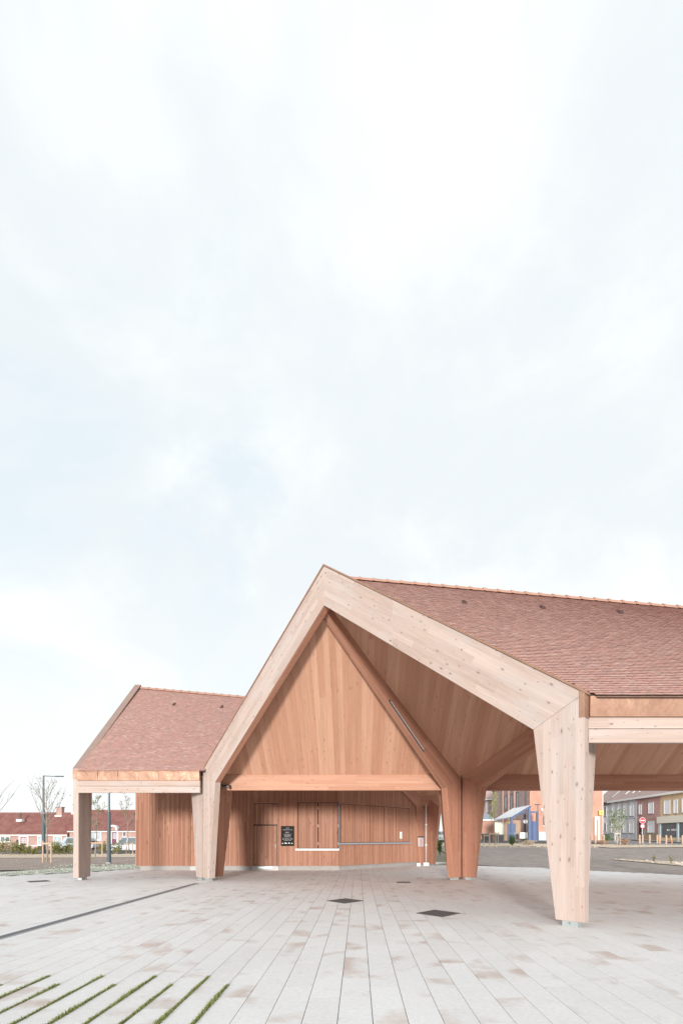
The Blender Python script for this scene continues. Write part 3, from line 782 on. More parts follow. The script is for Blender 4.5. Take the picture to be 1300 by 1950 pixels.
m = MB(); m.box(x0 + .30, x1 - .32, WY + .004, WY + .018, .10, .19); m.build('slot_cover', STEEL, kp)
# second narrow door behind the near columns
x0, x1, z0, z1 = SIDE; frame_rect(x0, x1, z0, z1, WY + .0, WY + .1, .03, wall, FRM, False, 'door_frame'); battened_leaf('door', x0 + .04, x1 - .04, .23, z1 - .05, WY + .075, wall)
m = MB(); m.box(x0 - .01, x1 + .01, WY + .03, WY + .072, -.02, .215); m.build('kick_plate', MATS['pale_steel'], wall)
# serving hatch: two shutters, white sill
x0, x1, z0, z1 = SHT; frame_rect(x0, x1, z0, z1, WY - .006, WY + .12, .028, wall, FRM, False, 'hatch_frame')
xs = gx(605.5, WY)
m = MB(); m.box(x0 + .02, x1 - .02, WY + .042, WY + .049, z0, z1 - .02); m.build('shadow_gap', DARK, wall)
for a, b_ in ((x0 + .06, xs - .025), (xs + .025, x1 - .055)):
    sh = battened_leaf('shutter', a, b_, z0 + .02, z1 - .05, WY + .066, wall)
m = MB()
for zq in (1.35, 2.25, 3.15): m.box(xs - .022, xs + .022, WY + .03, WY + .05, zq - .07, zq + .07); m.box(x1 - .06, x1 - .03, WY + .02, WY + .05, zq - .07, zq + .07)
m.build('hinge', plain('dull_zinc', (.25, .25, .26), .6, .2), wall)
m = MB(); m.box(x0 - .05, x1 + .01, WY - .16, WY + .04, 1.005, 1.10); m.build('sill', WHITE, wall, bevel=.008)
# shutters along the oblique wall and their grey shelf
ss = [obl_s(u) for u in (648, 676, 704, 731, 754, 779)]
for a, b_ in zip(ss, ss[1:]): battened_leaf('shutter', a + .022, b_ - .022, 1.41, 3.36, 0, wall, (K0, wd, wnrm))
for a in ss:
    m = MB(); m.obox(K0, wd, Z, wnrm, a - .02, a + .02, 1.40, 3.38, -.01, .006); m.build('seam', DARK, wall)
m = MB(); m.obox(K0, wd, Z, wnrm, .0, S1 + .06, 1.30, 1.385, -.02, .17); m.build('shelf', ZINC, wall, bevel=.006)
m = MB(); m.obox(K0, wd, Z, wnrm, -.012, .035, 1.10, 3.45, .0, .034); m.build('corner_post', plain('dull_zinc', (.25, .25, .26), .6, .2), wall)
m = MB(); m.obox(K0, wd, Z, wnrm, 0, S1 + .04, 3.385, 3.425, .0, .05); m.build('head_rail', FRM, wall)
m = MB(); m.obox(K0, wd, Z, wnrm, S1 + .005, S1 + .04, 1.385, 3.385, .0, .045); m.build('jamb', FRM, wall)

# ------------------------------------------------------------------ things fixed to the hall
pl = thing('information_board', (gx(547, WY), WY, 1.73), 'black information board with pale lettering on the battened wall by the door', 'sign')
x0, x1, z0, z1 = gx(535, WY), gx(560, WY), gz(1611, WY), gz(1573, WY)
m = MB(); m.box(x0, x1, WY - .03, WY - .002, z0, z1); m.build('panel', BLACKP, pl, bevel=.004)
pr = MB(); wdt = x1 - x0; xc = (x0 + x1) / 2; random.seed(5)
def words(m, xc, z, total, ch, y, gap=.35):
    x = xc - total / 2
    while x < xc + total / 2 - ch * .6:
        k = random.randint(2, 7)
        for _ in range(k):
            if x > xc + total / 2: break
            cw = ch * rnd(.45, .75); hh = ch * rnd(.7, 1.0)
            m.box(x, x + cw * .28, y - .003, y, z, z + hh); m.box(x + cw * .28, x + cw * .8, y - .003, y, z + (0 if random.random() < .5 else hh * .75), z + (hh * .3 if random.random() < .5 else hh))
            x += cw
        x += ch * gap * 1.3
for fz, tw, ch in ((.885, .26, .026), (.795, .74, .026), (.67, .34, .030), (.585, .60, .018), (.55, .44, .018), (.515, .52, .018), (.48, .40, .018), (.44, .55, .018), (.335, .76, .036), (.275, .56, .018)):
    words(pr, xc, z0 + fz * (z1 - z0), tw * wdt, ch, WY - .030)
pr.build('lettering', PRINT, pl)
lg = MB()
for k, fx in enumerate((.14, .34, .42, .62, .84)): lg.box(x0 + fx * wdt - .03, x0 + fx * wdt + .03, WY - .033, WY - .030, z0 + .115 * (z1 - z0), z0 + (.15 + .02 * (k % 2)) * (z1 - z0))
lg.build('logo', WHITE, pl)

nb = K0 + wd * obl_s(762) + wnrm * .03
lab = thing('wall_label', nb + Z * 1.78, 'small white notice on the shutter of the oblique wall', 'notice')
m = MB(); m.obox(nb, wd, Z, wnrm, -.10, .10, gz(1597, nb.y), gz(1584, nb.y), .0, .012); m.build('card', WHITE, lab)
m = MB()
for zq in (1.68, 1.73, 1.78, 1.83): m.obox(nb, wd, Z, wnrm, -.06, .05, zq, zq + .012, .012, .014)
m.build('lettering', plain('grey_print', (.30, .30, .33), .7), lab)
dN, _ = dirlen(NC0, V((-.98, 23.72, 0))); nN = V((-dN.y, dN.x, 0))
sN = .55; q = NC0 + dN * sN + nN * (.115 if nN.dot(wnrm) > 0 else -.115); nO = wnrm
box = thing('notice_box', q + Z * 1.5, 'pale notice board with red print beside the white downpipe', 'notice board')
m = MB(); m.obox(q, wd, Z, nO, -.24, .22, 1.13, 1.67, .0, .05); m.build('board', plain('pale_board', (.62, .57, .58), .5), box)
m = MB(); m.obox(q, wd, Z, nO, -.26, .24, 1.67, 1.73, -.01, .07); m.build('hood', BLACKP, box)
m = MB()
for k in range(7): m.obox(q, wd, Z, nO, -.06 + rnd(-.03, .02), .08 + rnd(-.03, .05), 1.20 + k * .06, 1.225 + k * .06, .05, .053)
m.build('lettering', plain('red_print', (.45, .08, .16), .6), box)
m = MB()
for k in range(6): m.obox(q, wd, Z, nO, -.2 + rnd(0, .02), -.08 + rnd(-.02, .0), 1.20 + k * .07, 1.212 + k * .07, .05, .053)
m.build('small_print', MATS['grey_print'], box)
pp = at(810.5, 1640, 28.0)
pipe = thing('downpipe', (pp.x, 28.0, 0), 'slim pale downpipe standing on a white block at the rear column', 'downpipe')
m = MB(); m.tube((pp.x, 28.0, .16), (pp.x, 28.0, 3.6), .045, .045, 10); m.build('pipe', plain('pale_grey_pipe', (.62, .56, .53), .5), pipe, smooth=True)
m = MB()
for zq in (1.2, 2.4): m.box(pp.x - .06, pp.x + .06, 27.94, 28.08, zq, zq + .05)
m.build('bracket', STEEL, pipe)
m = MB(); m.box(pp.x - .17, pp.x + .17, 27.85, 28.15, -.01, .19); m.build('base_block', WHITE, pipe, bevel=.03)
m = MB(); q0 = at(796.5, 1645, 27.7); m.box(q0.x - .11, q0.x + .11, 27.6, 27.82, -.01, .17)
tag(m.build('concrete_block', WHITE, None, bevel=.02), 'small white concrete block on the paving at the foot of the oblique wall', 'block')
m = MB(); m.box(gx(826, 29.2), gx(852, 29.2), 29.0, 29.35, -.01, .14)
tag(m.build('white_kerb_stone', WHITE, None, bevel=.02), 'low white kerb stone at the back edge of the paving', 'kerb stone')

# strip light along the rafter that climbs from M to the apex
dA, lnA = dirlen(MA0, A_); nA = V((dA.y, -dA.x, 0))
def on_frame(u): k = (u - CX) / F; return (MA0.x - k * MA0.y) / (k * dA.y - dA.x)
sa, sb = on_frame(806), on_frame(740)
zin = lambda s: 3.532 + (8.12 - 3.532) * (s - .933) / (lnA - .12 - .933)
side = -1 if nA.dot(V((1, -1, 0))) > 0 else 1
P0 = MA0 + dA * sa + Z * (zin(sa) + .07); P1 = MA0 + dA * sb + Z * (zin(sb) + .07)
off = nA * (.27 + .02) if nA.dot(V((1, -1, 0))) > 0 else nA * (-.02)
ldir = (P1 - P0).normalized(); lup = ldir.cross(nA).normalized()
if lup.z < 0: lup = -lup
sgn = 1 if nA.dot(V((1, -1, 0))) > 0 else -1
lamp = thing('strip_light', P0 + off, 'long slim strip light on the side of the sloping inner rafter', 'light')
Ln = (P1 - P0).length
m = MB(); m.obox(P0 + off, ldir, lup, nA * sgn, 0, Ln, -.034, .034, -.02, .025); m.build('housing', plain('strip_housing', (.10, .10, .105), .4, .3), lamp, bevel=.01)
m = MB(); m.obox(P0 + off, ldir, lup, nA * sgn, .05, Ln - .05, -.014, .014, .025, .032); m.build('diffuser', plain('opal_diffuser', (.60, .58, .58), .4), lamp)

# pair of spotlights and a sign at the left node
q = at(428, 1498, 18.2)
sp = thing('spotlight', q, 'pair of small dark spotlights at the left end of the lower beam', 'spotlight')
for dx in (-.13, .13):
    m = MB(); c = q + V((dx, 0, .0)); m.tube(c + V((0, -.02, .03)), c + V((.04, -.17, -.02)), .055, .065, 12); m.build('lamp_head', plain('dark_bronze', (.05, .035, .03), .7, .1), sp, smooth=False)
    m = MB(); m.tube(c + V((.04, -.171, -.021)), c + V((.042, -.176, -.022)), .05, .05, 12); m.build('lens', plain('lamp_lens', (.16, .14, .13), .4), sp)
m = MB(); m.box(q.x - .25, q.x + .22, 18.22, 18.31, q.z + .02, q.z + .06); m.build('bracket', MATS['dark_bronze'], sp)
dC, _ = dirlen(LC0, Cc); nC = V((dC.y, -dC.x, 0))
sg = at(421, 1522.5, 18.5)
ps = LC0 + dC * .22; fN = V((dC.y, -dC.x, 0))
sgn_ = thing('camera_sign', ps + Z * gz(1522, ps.y), 'small blue and white notice high on the inner left column', 'sign')
zc = gz(1522, ps.y)
m = MB(); m.obox(ps, dC, Z, fN, -.13, .13, zc - .11, zc + .10, .003, .012); m.build('plate', WHITE, sgn_)
m = MB(); m.obox(ps, dC, Z, fN, -.12, .12, zc + .0, zc + .095, .012, .015); m.build('blue_field', plain('sign_blue', (.22, .30, .42), .5), sgn_)
m = MB(); m.obox(ps, dC, Z, fN, -.05, .07, zc + .03, zc + .07, .015, .018); m.obox(ps, dC, Z, fN, .07, .10, zc + .005, zc + .05, .015, .018); m.build('camera_symbol', BLACKP, sgn_)
# copper wall lamp plate on the left gutter end
m = MB(); q = at(381.5, 1473, 17.86); m.tube((q.x, 17.84, q.z), (q.x, 17.90, q.z), .03, .03, 10)
m.build('overflow_spout', DARK, hall)

# ------------------------------------------------------------------ drains in the square
def grate(x, y, half, rot, label, n=9):
    t = thing('drain_grate', (x, y, 0), label, 'drain grate'); A = V((math.cos(rot), math.sin(rot), 0)); B = V((-A.y, A.x, 0)); O = V((x, y, 0))
    m = MB(); k = .035
    for a0, a1, b0, b1 in ((-half, half, -half, -half + k), (-half, half, half - k, half), (-half, -half + k, -half + k, half - k), (half - k, half, -half + k, half - k)): m.obox(O, A, B, Z, a0, a1, b0, b1, .001, .012)
    m.build('frame', IRON, t)
    m = MB(); m.obox(O, A, B, Z, -half + .02, half - .02, -half + .02, half - .02, .0006, .0026); m.build('pit', plain('pit_silt', (.05, .043, .04), .95), t)
    s = (2 * half - 2 * k) / n
    m = MB()
    for i in range(n): m.obox(O, A, B, Z, -half + k + i * s + s * .18, -half + k + i * s + s * .72, -half + k, half - k, .003, .010)
    for i in range(n): m.obox(O, A, B, Z, -half + k, half - k, -half + k + i * s + s * .2, -half + k + i * s + s * .6, .0035, .0088)
    m.build('bar', IRON, t)
yq = F * 1.6
def ground_at(u, v): y = yq / (v - HZ); return gx(u, y), y
p = ground_at(657, 1715.8); grate(p[0], p[1], .335, R_(45), 'cast iron diamond grate mid paving, the farther from the tall right column')
p = ground_at(834, 1739.6); grate(p[0], p[1], .335, R_(45), 'cast iron diamond grate nearest to the tall right hand column foot')
p = ground_at(768, 1680.5); grate(p[0], p[1], .235, 0, 'small square drain grate between the wall and the farther diamond grate')
p = ground_at(74, 1678.5); grate(p[0], p[1], .32, R_(45), 'dark drain cover on the paving left of the end column')
ch = thing('drain_channel', (-5.78, 12, 0), 'long slotted drain channel running to the foot of the left columns', 'drain channel')
cx0, cx1, cy0, cy1 = -5.86, -5.66, 1.4, 16.9
m = MB(); m.box(cx0, cx0 + .02, cy0, cy1, .001, .010); m.box(cx1 - .02, cx1, cy0, cy1, .001, .010); m.build('edge_rail', ZINC, ch)
m = MB(); m.box(cx0 + .02, cx1 - .02, cy0, cy1, .0006, .0024); m.build('trough', DARK, ch)
GRT = plain('grate_grey', (.16, .16, .165), .55, .4, var=.15, scale=8)
y = cy0
while y < cy1:
    m = MB(); ye = min(y + .98, cy1); yy = y + .01
    while yy < ye - .02: m.box(cx0 + .022, cx1 - .022, yy, yy + .022, .003, .0085); yy += .035
    m.build('grating', GRT, ch); y += 1.0

# ------------------------------------------------------------------ surroundings: small builders
def window(parent, O, A, N, a0, a1, z0, z1, frame=.06, mull=0, pane=None, fmat=None, sill=True, lintel=None, trans=0):
    """window set in a wall: A along the wall, N outwards; frame proud, pane recessed"""
    m = MB(); fr = frame
    m.obox(O, A, Z, N, a0, a0 + fr, z0, z1, .01, .05); m.obox(O, A, Z, N, a1 - fr, a1, z0, z1, .01, .05)
    m.obox(O, A, Z, N, a0 + fr, a1 - fr, z1 - fr, z1, .01, .05); m.obox(O, A, Z, N, a0 + fr, a1 - fr, z0, z0 + fr, .01, .05)
    for k in range(mull):
        c = a0 + (a1 - a0) * (k + 1) / (mull + 1); m.obox(O, A, Z, N, c - fr * .6, c + fr * .6, z0 + fr, z1 - fr, .01, .05)
    for k in range(trans):
        c = z0 + (z1 - z0) * (k + 1) / (trans + 1); m.obox(O, A, Z, N, a0 + fr, a1 - fr, c - .02, c + .02, .012, .04)
    w_ = m.build('window', fmat or WHITE, parent)
    m = MB(); m.obox(O, A, Z, N, a0 + fr * .5, a1 - fr * .5, z0 + fr * .5, z1 - fr * .5, .004, .022); m.build('pane', pane or GLASS, w_)
    if sill: m = MB(); m.obox(O, A, Z, N, a0 - .08, a1 + .08, z0 - .10, z0 - .004, .01, .12); m.build('sill', sill if not isinstance(sill, bool) else WHITE, w_)
    if lintel: m = MB(); m.obox(O, A, Z, N, a0 - .12, a1 + .12, z1 + .004, z1 + .22, .008, .035); m.build('lintel', lintel, w_)
    return w_
def ribbed_roof(parent, P, Q, S, T, mat, n, amp=.05, name='roof'):
    """roof slope from eave P-Q to ridge T-S with n rounded ribs running up the slope"""
    P, Q, S, T = V(P), V(Q), V(S), V(T); nrm = (Q - P).cross(T - P).normalized()
    if nrm.z < 0: nrm = -nrm
    m = MB(); k = n * 3
    for i in range(k + 1):
        s = i / k; o = nrm * amp * (0, .8, 1)[i % 3] if i < k else V((0, 0, 0))
        for j in range(7):
            t = j / 6; m.v.append(((P * (1 - s) + Q * s) * (1 - t) + (T * (1 - s) + S * s) * t) + o + nrm * (-.02 if j % 2 else 0))
    for i in range(k):
        for j in range(6): q = i * 7 + j; m.f.append((q, q + 7, q + 8, q + 1))
    return m.build(name, mat, parent)
def leaf_ball(m, c, r, n, size, flat=1.0):
    for _ in range(n):
        d = V((random.gauss(0, 1), random.gauss(0, 1), random.gauss(0, 1) * flat)).normalized() * r * random.random() ** .45
        p = c + d; a = V((rnd(-1, 1), rnd(-1, 1), rnd(-.6, .6))).normalized(); b_ = a.cross(V((rnd(-1, 1), rnd(-1, 1), rnd(-1, 1)))).normalized(); s = size * rnd(.6, 1.3)
        m.poly([p - a * s, p + b_ * s * .5, p + a * s, p - b_ * s * .5])
def young_tree(x, y, height, label, leaf, crown_r, seed, bark=None, leaves=6, clear=.38, group=None, nb=16, lsize=.09, upright=.75, radius=.055, stems=1):
    random.seed(seed); z0 = h(x, y) - .03; t = thing('young_tree', (x, y, z0), label, 'tree', group)
    tr = MB(); br = MB(); lf = MB()
    for st in range(stems):
        lean = V((rnd(-.05, .05), rnd(-.05, .05), 1)) + (V((rnd(-.25, .25), rnd(-.15, .15), 0)) if stems > 1 else V((0, 0, 0))); pts = [V((x, y, z0))]
        for k in range(1, 7): pts.append(V((x, y, z0)) + lean * height * .92 * k / 6 + V((rnd(-.05, .05), rnd(-.05, .05), 0)))
        for k in range(6): tr.tube(pts[k], pts[k + 1], radius * (1 - k * .15), radius * (1 - (k + 1) * .15), 6, False)
        for i in range(nb):
            f = clear + (1 - clear) * (i + rnd(0, 1)) / nb; q = f * 5.98; k = int(q); p = pts[k].lerp(pts[k + 1], q - k)
            a = rnd(0, 6.28); ln = crown_r * (1.25 - .8 * (f - clear) / (1 - clear)) * rnd(.7, 1.15)
            d = V((math.cos(a), math.sin(a), upright * rnd(.8, 1.5))).normalized(); e = d
            mid = p + d * ln * .5 + Z * ln * .06; end = mid + (d + Z * .35).normalized() * ln * .55; r = radius * .42 * (1.2 - f * .6)
            br.tube(p, mid, r, r * .65, 5, False); br.tube(mid, end, r * .65, r * .3, 5, False)
            tw = [end]
            for _ in range(3):
                s0 = p.lerp(end, rnd(.35, .95)); e1_ = s0 + (d + V((rnd(-.8, .8), rnd(-.8, .8), rnd(.1, .9)))).normalized() * ln * rnd(.25, .5); br.tube(s0, e1_, r * .4, r * .2, 4, False); tw.append(e1_)
            for e in tw:
                for _ in range(leaves):
                    leaf_ball(lf, e.lerp(mid, rnd(0, .5)) + V((rnd(-.12, .12), rnd(-.12, .12), rnd(-.12, .12))), .12, 1, lsize)
    tr.build('trunk', bark or BARK, t, 'none', True); br.build('branches', bark or BARK, t, 'none', True)
    if lf.v: lf.build('crown', leaf, t, 'none')
    return t
def stakes(x, y, label, hgt=1.5, spread=.42, n=2, group='wooden tree stakes'):
    z0 = h(x, y) - .05; t = thing('tree_stake', (x, y, z0), label, 'tree stake', group)
    for k in range(n):
        a = math.pi * 2 * k / n + (.0 if n == 2 else .5); p = V((x + math.cos(a) * spread, y + math.sin(a) * spread, z0)); m = MB(); m.tube(p, p + Z * hgt, .05, .045, 8); m.build('post', STAKE, t)
    m = MB(); m.box(x - spread, x + spread, y - .055, y - .035, z0 + hgt * .84, z0 + hgt * .92); m.build('rail', STAKE, t)
    return t
def shrub(x, y, r, hh, label, leaf, seed, n=420, size=.07, group=None, name='shrub'):
    random.seed(seed); z0 = h(x, y); t = thing(name, (x, y, z0), label, 'shrub', group); st = MB(); lf = MB()
    for k in range(9):
        a = rnd(0, 6.28); e = V((x + math.cos(a) * r * rnd(.2, .85), y + math.sin(a) * r * rnd(.2, .85), z0 + hh * rnd(.55, 1))); st.tube((x + rnd(-.1, .1) * r, y, z0 - .02), e, .014, .006, 4, False)
        for j in range(n // 18): q = V((x, y, z0)).lerp(e, rnd(.3, 1.05)); leaf_ball(lf, q + V((rnd(-1, 1), rnd(-1, 1), rnd(-.6, .6))) * r * .22, r * .12, 2, size)
    st.build('stem', BARK, t, 'none'); lf.build('foliage', leaf, t, 'none'); return t

# ------------------------------------------------------------------ left: low brick houses along the street
def low_house(label, x0, x1, yf, depth, zb, ze, zrg, wallmat, roofmat, chim, n_rib, drop=None):
    t = thing('house', ((x0 + x1) / 2, yf, zb), label, 'house', 'low brick houses with red roofs')
    m = MB(); m.prism((x0, yf, zb), Y, Z, X, [(0, 0), (depth, 0), (depth, ze - zb), (depth / 2, zrg - zb - .08), (0, ze - zb)], 0, x1 - x0); m.build('wall', wallmat, t)
    sp = (zrg - ze) / (depth / 2); ov = .35
    r = ribbed_roof(t, (x0 - .1, yf - ov, ze - sp * ov + .12), (x1 + .15, yf - ov, ze - sp * ov + .12), (x1 + .15, yf + depth / 2, zrg + .12), (x0 - .1, yf + depth / 2, zrg + .12), roofmat, n_rib)
    ribbed_roof(t, (x0 - .1, yf + depth + ov, ze - sp * ov + .12), (x1 + .15, yf + depth + ov, ze - sp * ov + .12), (x1 + .15, yf + depth / 2, zrg + .12), (x0 - .1, yf + depth / 2, zrg + .12), roofmat, n_rib)
    m = MB(); m.tube((x0 - .1, yf + depth / 2, zrg + .12), (x1 + .15, yf + depth / 2, zrg + .12), .13, .13, 8); m.build('ridge_cap', roofmat, r)
    m = MB(); m.box(x0 - .1, x1 + .15, yf - ov - .10, yf - ov + .02, ze - sp * ov - .04, ze - sp * ov + .10); m.build('gutter', WHITE, t)
    m = MB(); m.tube((x1 - .06, yf - .08, zb), (x1 - .06, yf - .08, ze - .1), .05, .05, 6); m.build('drainpipe', WHITE, t)
    for cx in chim:
        m = MB(); m.box(cx - .42, cx + .42, yf + depth / 2 - .35, yf + depth / 2 + .35, zrg - .7, zrg + 1.0); c = m.build('chimney', wallmat, r)
        m = MB(); m.box(cx - .5, cx + .5, yf + depth / 2 - .43, yf + depth / 2 + .43, zrg + 1.0, zrg + 1.12); m.build('chimney_cap', CONC, c)
        m = MB(); m.box(cx - .55, cx + .55, yf + depth / 2 - .6, yf + depth / 2 - .37, zrg - .48, zrg - .22); m.build('flashing', WHITE, c)
    return t
YH = 72.0; hx = lambda u, y=YH: gx(u, y); hz = lambda v, y=YH: gz(v, y)
FY = V((0, YH, 0)); NY = V((0, -1, 0))
H1 = low_house('long low brick house with magenta front door and white framed windows', hx(-70), hx(129.5), YH, 6.4, -.2, hz(1586.5), hz(1550, YH + 3.2), BR_PINK, PT_RED, [hx(115.5, YH + 3.2)], 96)
window(H1, FY, X, NY, hx(1), hx(20.5), hz(1603.5), hz(1592.5), .11, 1)
window(H1, FY, X, NY, hx(72), hx(88), hz(1609.5), hz(1591.5), .11, 1, pane=plain('curtained_glass', (.42, .47, .50), .2, var=.25, scale=1.5))
window(H1, FY, X, NY, hx(102), hx(119), hz(1609.5), hz(1591.5), .11, 1, pane=plain('curtained_glass', (.42, .47, .50), .2, var=.25, scale=1.5))
def front_door(parent, Yw, u0, u1, v0, v1, mat, surround, glass=True, wdt=.26):
    O = V((0, Yw, 0)); a0, a1, z0, z1 = gx(u0, Yw), gx(u1, Yw), gz(v1, Yw), gz(v0, Yw)
    m = MB(); m.obox(O, X, Z, NY, a0, a0 + wdt, z0, z1, .01, .10); m.obox(O, X, Z, NY, a1 - wdt, a1, z0, z1, .01, .10); m.obox(O, X, Z, NY, a0 + wdt, a1 - wdt, z1 - wdt, z1, .01, .10); m.build('door_surround', surround, parent)
    m = MB(); m.obox(O, X, Z, NY, a0 + wdt, a1 - wdt, z0, z1 - wdt, .0, .05); d = m.build('door', mat, parent)
    if glass:
        m = MB(); zz0 = z0 + (z1 - z0) * .45; zz1 = z1 - wdt - .12; b0, b1 = a0 + wdt + .12, a1 - wdt - .12
        for i in range(3):
            for j in range(3): m.obox(O, X, Z, NY, b0 + (b1 - b0) * i / 3 + .02, b0 + (b1 - b0) * (i + 1) / 3 - .02, zz0 + (zz1 - zz0) * j / 3 + .02, zz0 + (zz1 - zz0) * (j + 1) / 3 - .02, .05, .06)
        tag(m.build('pane', plain('frosted_glass', (.55, .58, .62), .25, var=.3, scale=6), d), kind='stuff')
    m = MB(); m.tube((a1 - wdt - .12, Yw - .05, z0 + 1.0), (a1 - wdt - .12, Yw - .12, z0 + 1.0), .03, .03, 8); m.build('handle', STEEL, d)
front_door(H1, YH, 37, 55.5, 1590.5, 1620, DOORRED, WHITE)
m = MB(); m.box(hx(2) - 12, hx(33), YH - .9, YH - .02, -.2, hz(1592.5) + .9); # lower front bay on the far left
b_ = m
m = MB(); m.box(hx(56), hx(86), YH - 1.6, YH - 1.45, -.2, hz(1611)); m.build('garden_wall', BR_PINK, H1)
m = MB(); m.box(hx(56), hx(86), YH - 1.62, YH - 1.42, hz(1611), hz(1609.4)); m.build('coping', WHITE, H1)
m = MB(); m.box(hx(105), hx(129), YH - 1.6, YH - 1.45, -.2, hz(1611)); m.build('garden_wall', BR_PINK, H1)
m = MB(); m.box(hx(105), hx(129), YH - 1.62, YH - 1.42, hz(1611), hz(1609.4)); m.build('coping', WHITE, H1)
vp = V((hx(39.5, YH + 1.2), YH + 1.2, hz(1557, YH + 1.2)))
m = MB(); m.tube(vp - Z * .6, vp + Z * .75, .13, .13, 8); fl = m.build('flue', IRON, H1)
m = MB(); m.box(vp.x - .42, vp.x + .42, vp.y - .35, vp.y + .3, vp.z - .62, vp.z - .25); m.build('flashing', WHITE, fl)
m = MB(); wl_ = V((hx(38.0), YH - .12, hz(1595))); m.box(hx(36.2) - .25, hx(36.2), YH - .2, YH - .02, hz(1608), hz(1599)); m.build('meter_box', IRON, H1)
# second house, seen through the opening of the left wing
YH2 = 70.0; FY2 = V((0, YH2, 0))
H2 = low_house('brick house with arched white porch and plum coloured door', gx(133, YH2), gx(290, YH2), YH2, 7.6, -.1, gz(1580.5, YH2), gz(1545, YH2 + 3.8), BR_PINK, PT_RED, [gx(147, YH2 + 3.8)], 74)
window(H2, FY2, X, NY, gx(172, YH2), gx(193.5, YH2), gz(1600, YH2), gz(1582.5, YH2), .13, 1, pane=MATS['curtained_glass'])
window(H2, FY2, X, NY, gx(234, YH2), gx(241, YH2), gz(1593, YH2), gz(1584, YH2), .06, 0, sill=False)
front_door(H2, YH2, 210.5, 226.5, 1581.5, 1611, plain('plum_door', (.16, .05, .08), .5), WHITE)
m = MB(); a0, a1 = gx(210, YH2), gx(227, YH2); zc, zt = gz(1581.4, YH2), gz(1571, YH2); ac = (a0 + a1) / 2
n = 10; outer = [(ac + (a1 - a0) / 2 * math.cos(math.pi * k / n), zc + (zt - zc) * math.sin(math.pi * k / n) ** .8) for k in range(n + 1)]
inner = [(ac + (p - ac) * .72, zc + (q - zc) * .72) for p, q in outer]
for k in range(n):
    (p, q), (p2, q2), (r, s), (r2_, s2) = outer[k], outer[k + 1], inner[k], inner[k + 1]
    m.hexa([(p, YH2 - .55, q), (p2, YH2 - .55, q2), (p2, YH2 + .3, q2), (p, YH2 + .3, q), (r, YH2 - .55, s), (r2_, YH2 - .55, s2), (r2_, YH2 + .3, s2), (r, YH2 + .3, s)])
m.build('porch_arch', WHITE, H2)
m = MB()
for k in range(n): (r, s), (r2_, s2) = inner[k], inner[k + 1]; m.poly([(ac, YH2 - .3, zc), (r, YH2 - .3, s), (r2_, YH2 - .3, s2)])
m.build('tympanum', BR_PINK, H2)
# dark house behind the far left edge and a neighbour closing the gap
m = MB()

# street lamps
def street_lamp(x, y, hgt, arm, label, ring=True, r=.085):
    z0 = h(x, y); t = thing('street_lamp', (x, y, z0), label, 'street lamp'); m = MB()
    m.tube((x, y, z0 - .05), (x, y, z0 + hgt * .52), r * 1.55, r * 1.25, 12); m.tube((x, y, z0 + hgt * .52), (x, y, z0 + hgt), r * .85, r * .6, 10); m.build('pole', GREYP, t, None, False)
    if ring: m = MB(); m.tube((x, y, z0 + hgt * .515), (x, y, z0 + hgt * .525), r * 1.9, r * 1.9, 12); m.build('collar', ZINC, t)
    if arm:
        m = MB(); m.tube((x - .03, y, z0 + hgt), (x + arm * .62, y, z0 + hgt - .06), .045, .035, 8); m.build('arm', GREYP, t)
        m = MB(); m.box(x + arm * .58, x + arm, y - .13, y + .13, z0 + hgt - .1, z0 + hgt - .0); m.build('lamp_head', GREYP, t, bevel=.02)
    m = MB(); m.box(x - .14, x + .14, y - .14, y + .14, z0 - .01, z0 + .03); m.build('base_plate', ZINC, t)
    return t
ly = 50.0; street_lamp(gx(83.5, ly), ly, gz(1477.5, ly), gx(121, ly) - gx(83.5, ly), 'tall grey street lamp with long side arm before the low house', r=.13)
ly = 31.0; street_lamp(gx(208, ly), ly, 6.4, 1.4, 'grey lamp post standing in the soil beyond the end column', r=.085, ring=False)

# young trees with stakes on the left
ty = 32.0
young_tree(gx(90, ty), ty, gz(1488, ty), 'bare branched young tree beside the tall street lamp', LEAFO, 2.0, 11, leaves=1, clear=.42, nb=20, lsize=.06, upright=1.3, radius=.06, group='young trees left of the hall')
stakes(gx(90, ty), ty, 'pair of orange wooden stakes around the bare branched tree', 1.5, .28)
ty = 41.0; young_tree(gx(181, ty), ty, gz(1510, ty), 'leafing young tree just right of the end column', LEAFO, 1.3, 23, leaves=4, clear=.36, nb=16, lsize=.075, upright=1.0, radius=.07, group='young trees left of the hall')
stakes(gx(184, ty), ty, 'wooden stakes around the young tree just right of the end column', 1.45, .5)
ty = 49.5; young_tree(gx(247, ty), ty, gz(1508, ty), 'leafing young tree against the left edge of the clad wall', LEAFO, 1.3, 31, leaves=4, clear=.36, nb=16, lsize=.075, upright=1.0, radius=.06, group='young trees left of the hall')
stakes(gx(247, ty), ty, 'short thick pale stakes at the tree by the clad wall', 1.25, .33)
ty = 36.5; young_tree(gx(-28, ty), ty, gz(1470, ty), 'young tree at the far left edge with twigs reaching in', LEAFO, 2.4, 41, leaves=1, clear=.42, nb=20, lsize=.06, upright=1.1, radius=.08, group='young trees left of the hall')
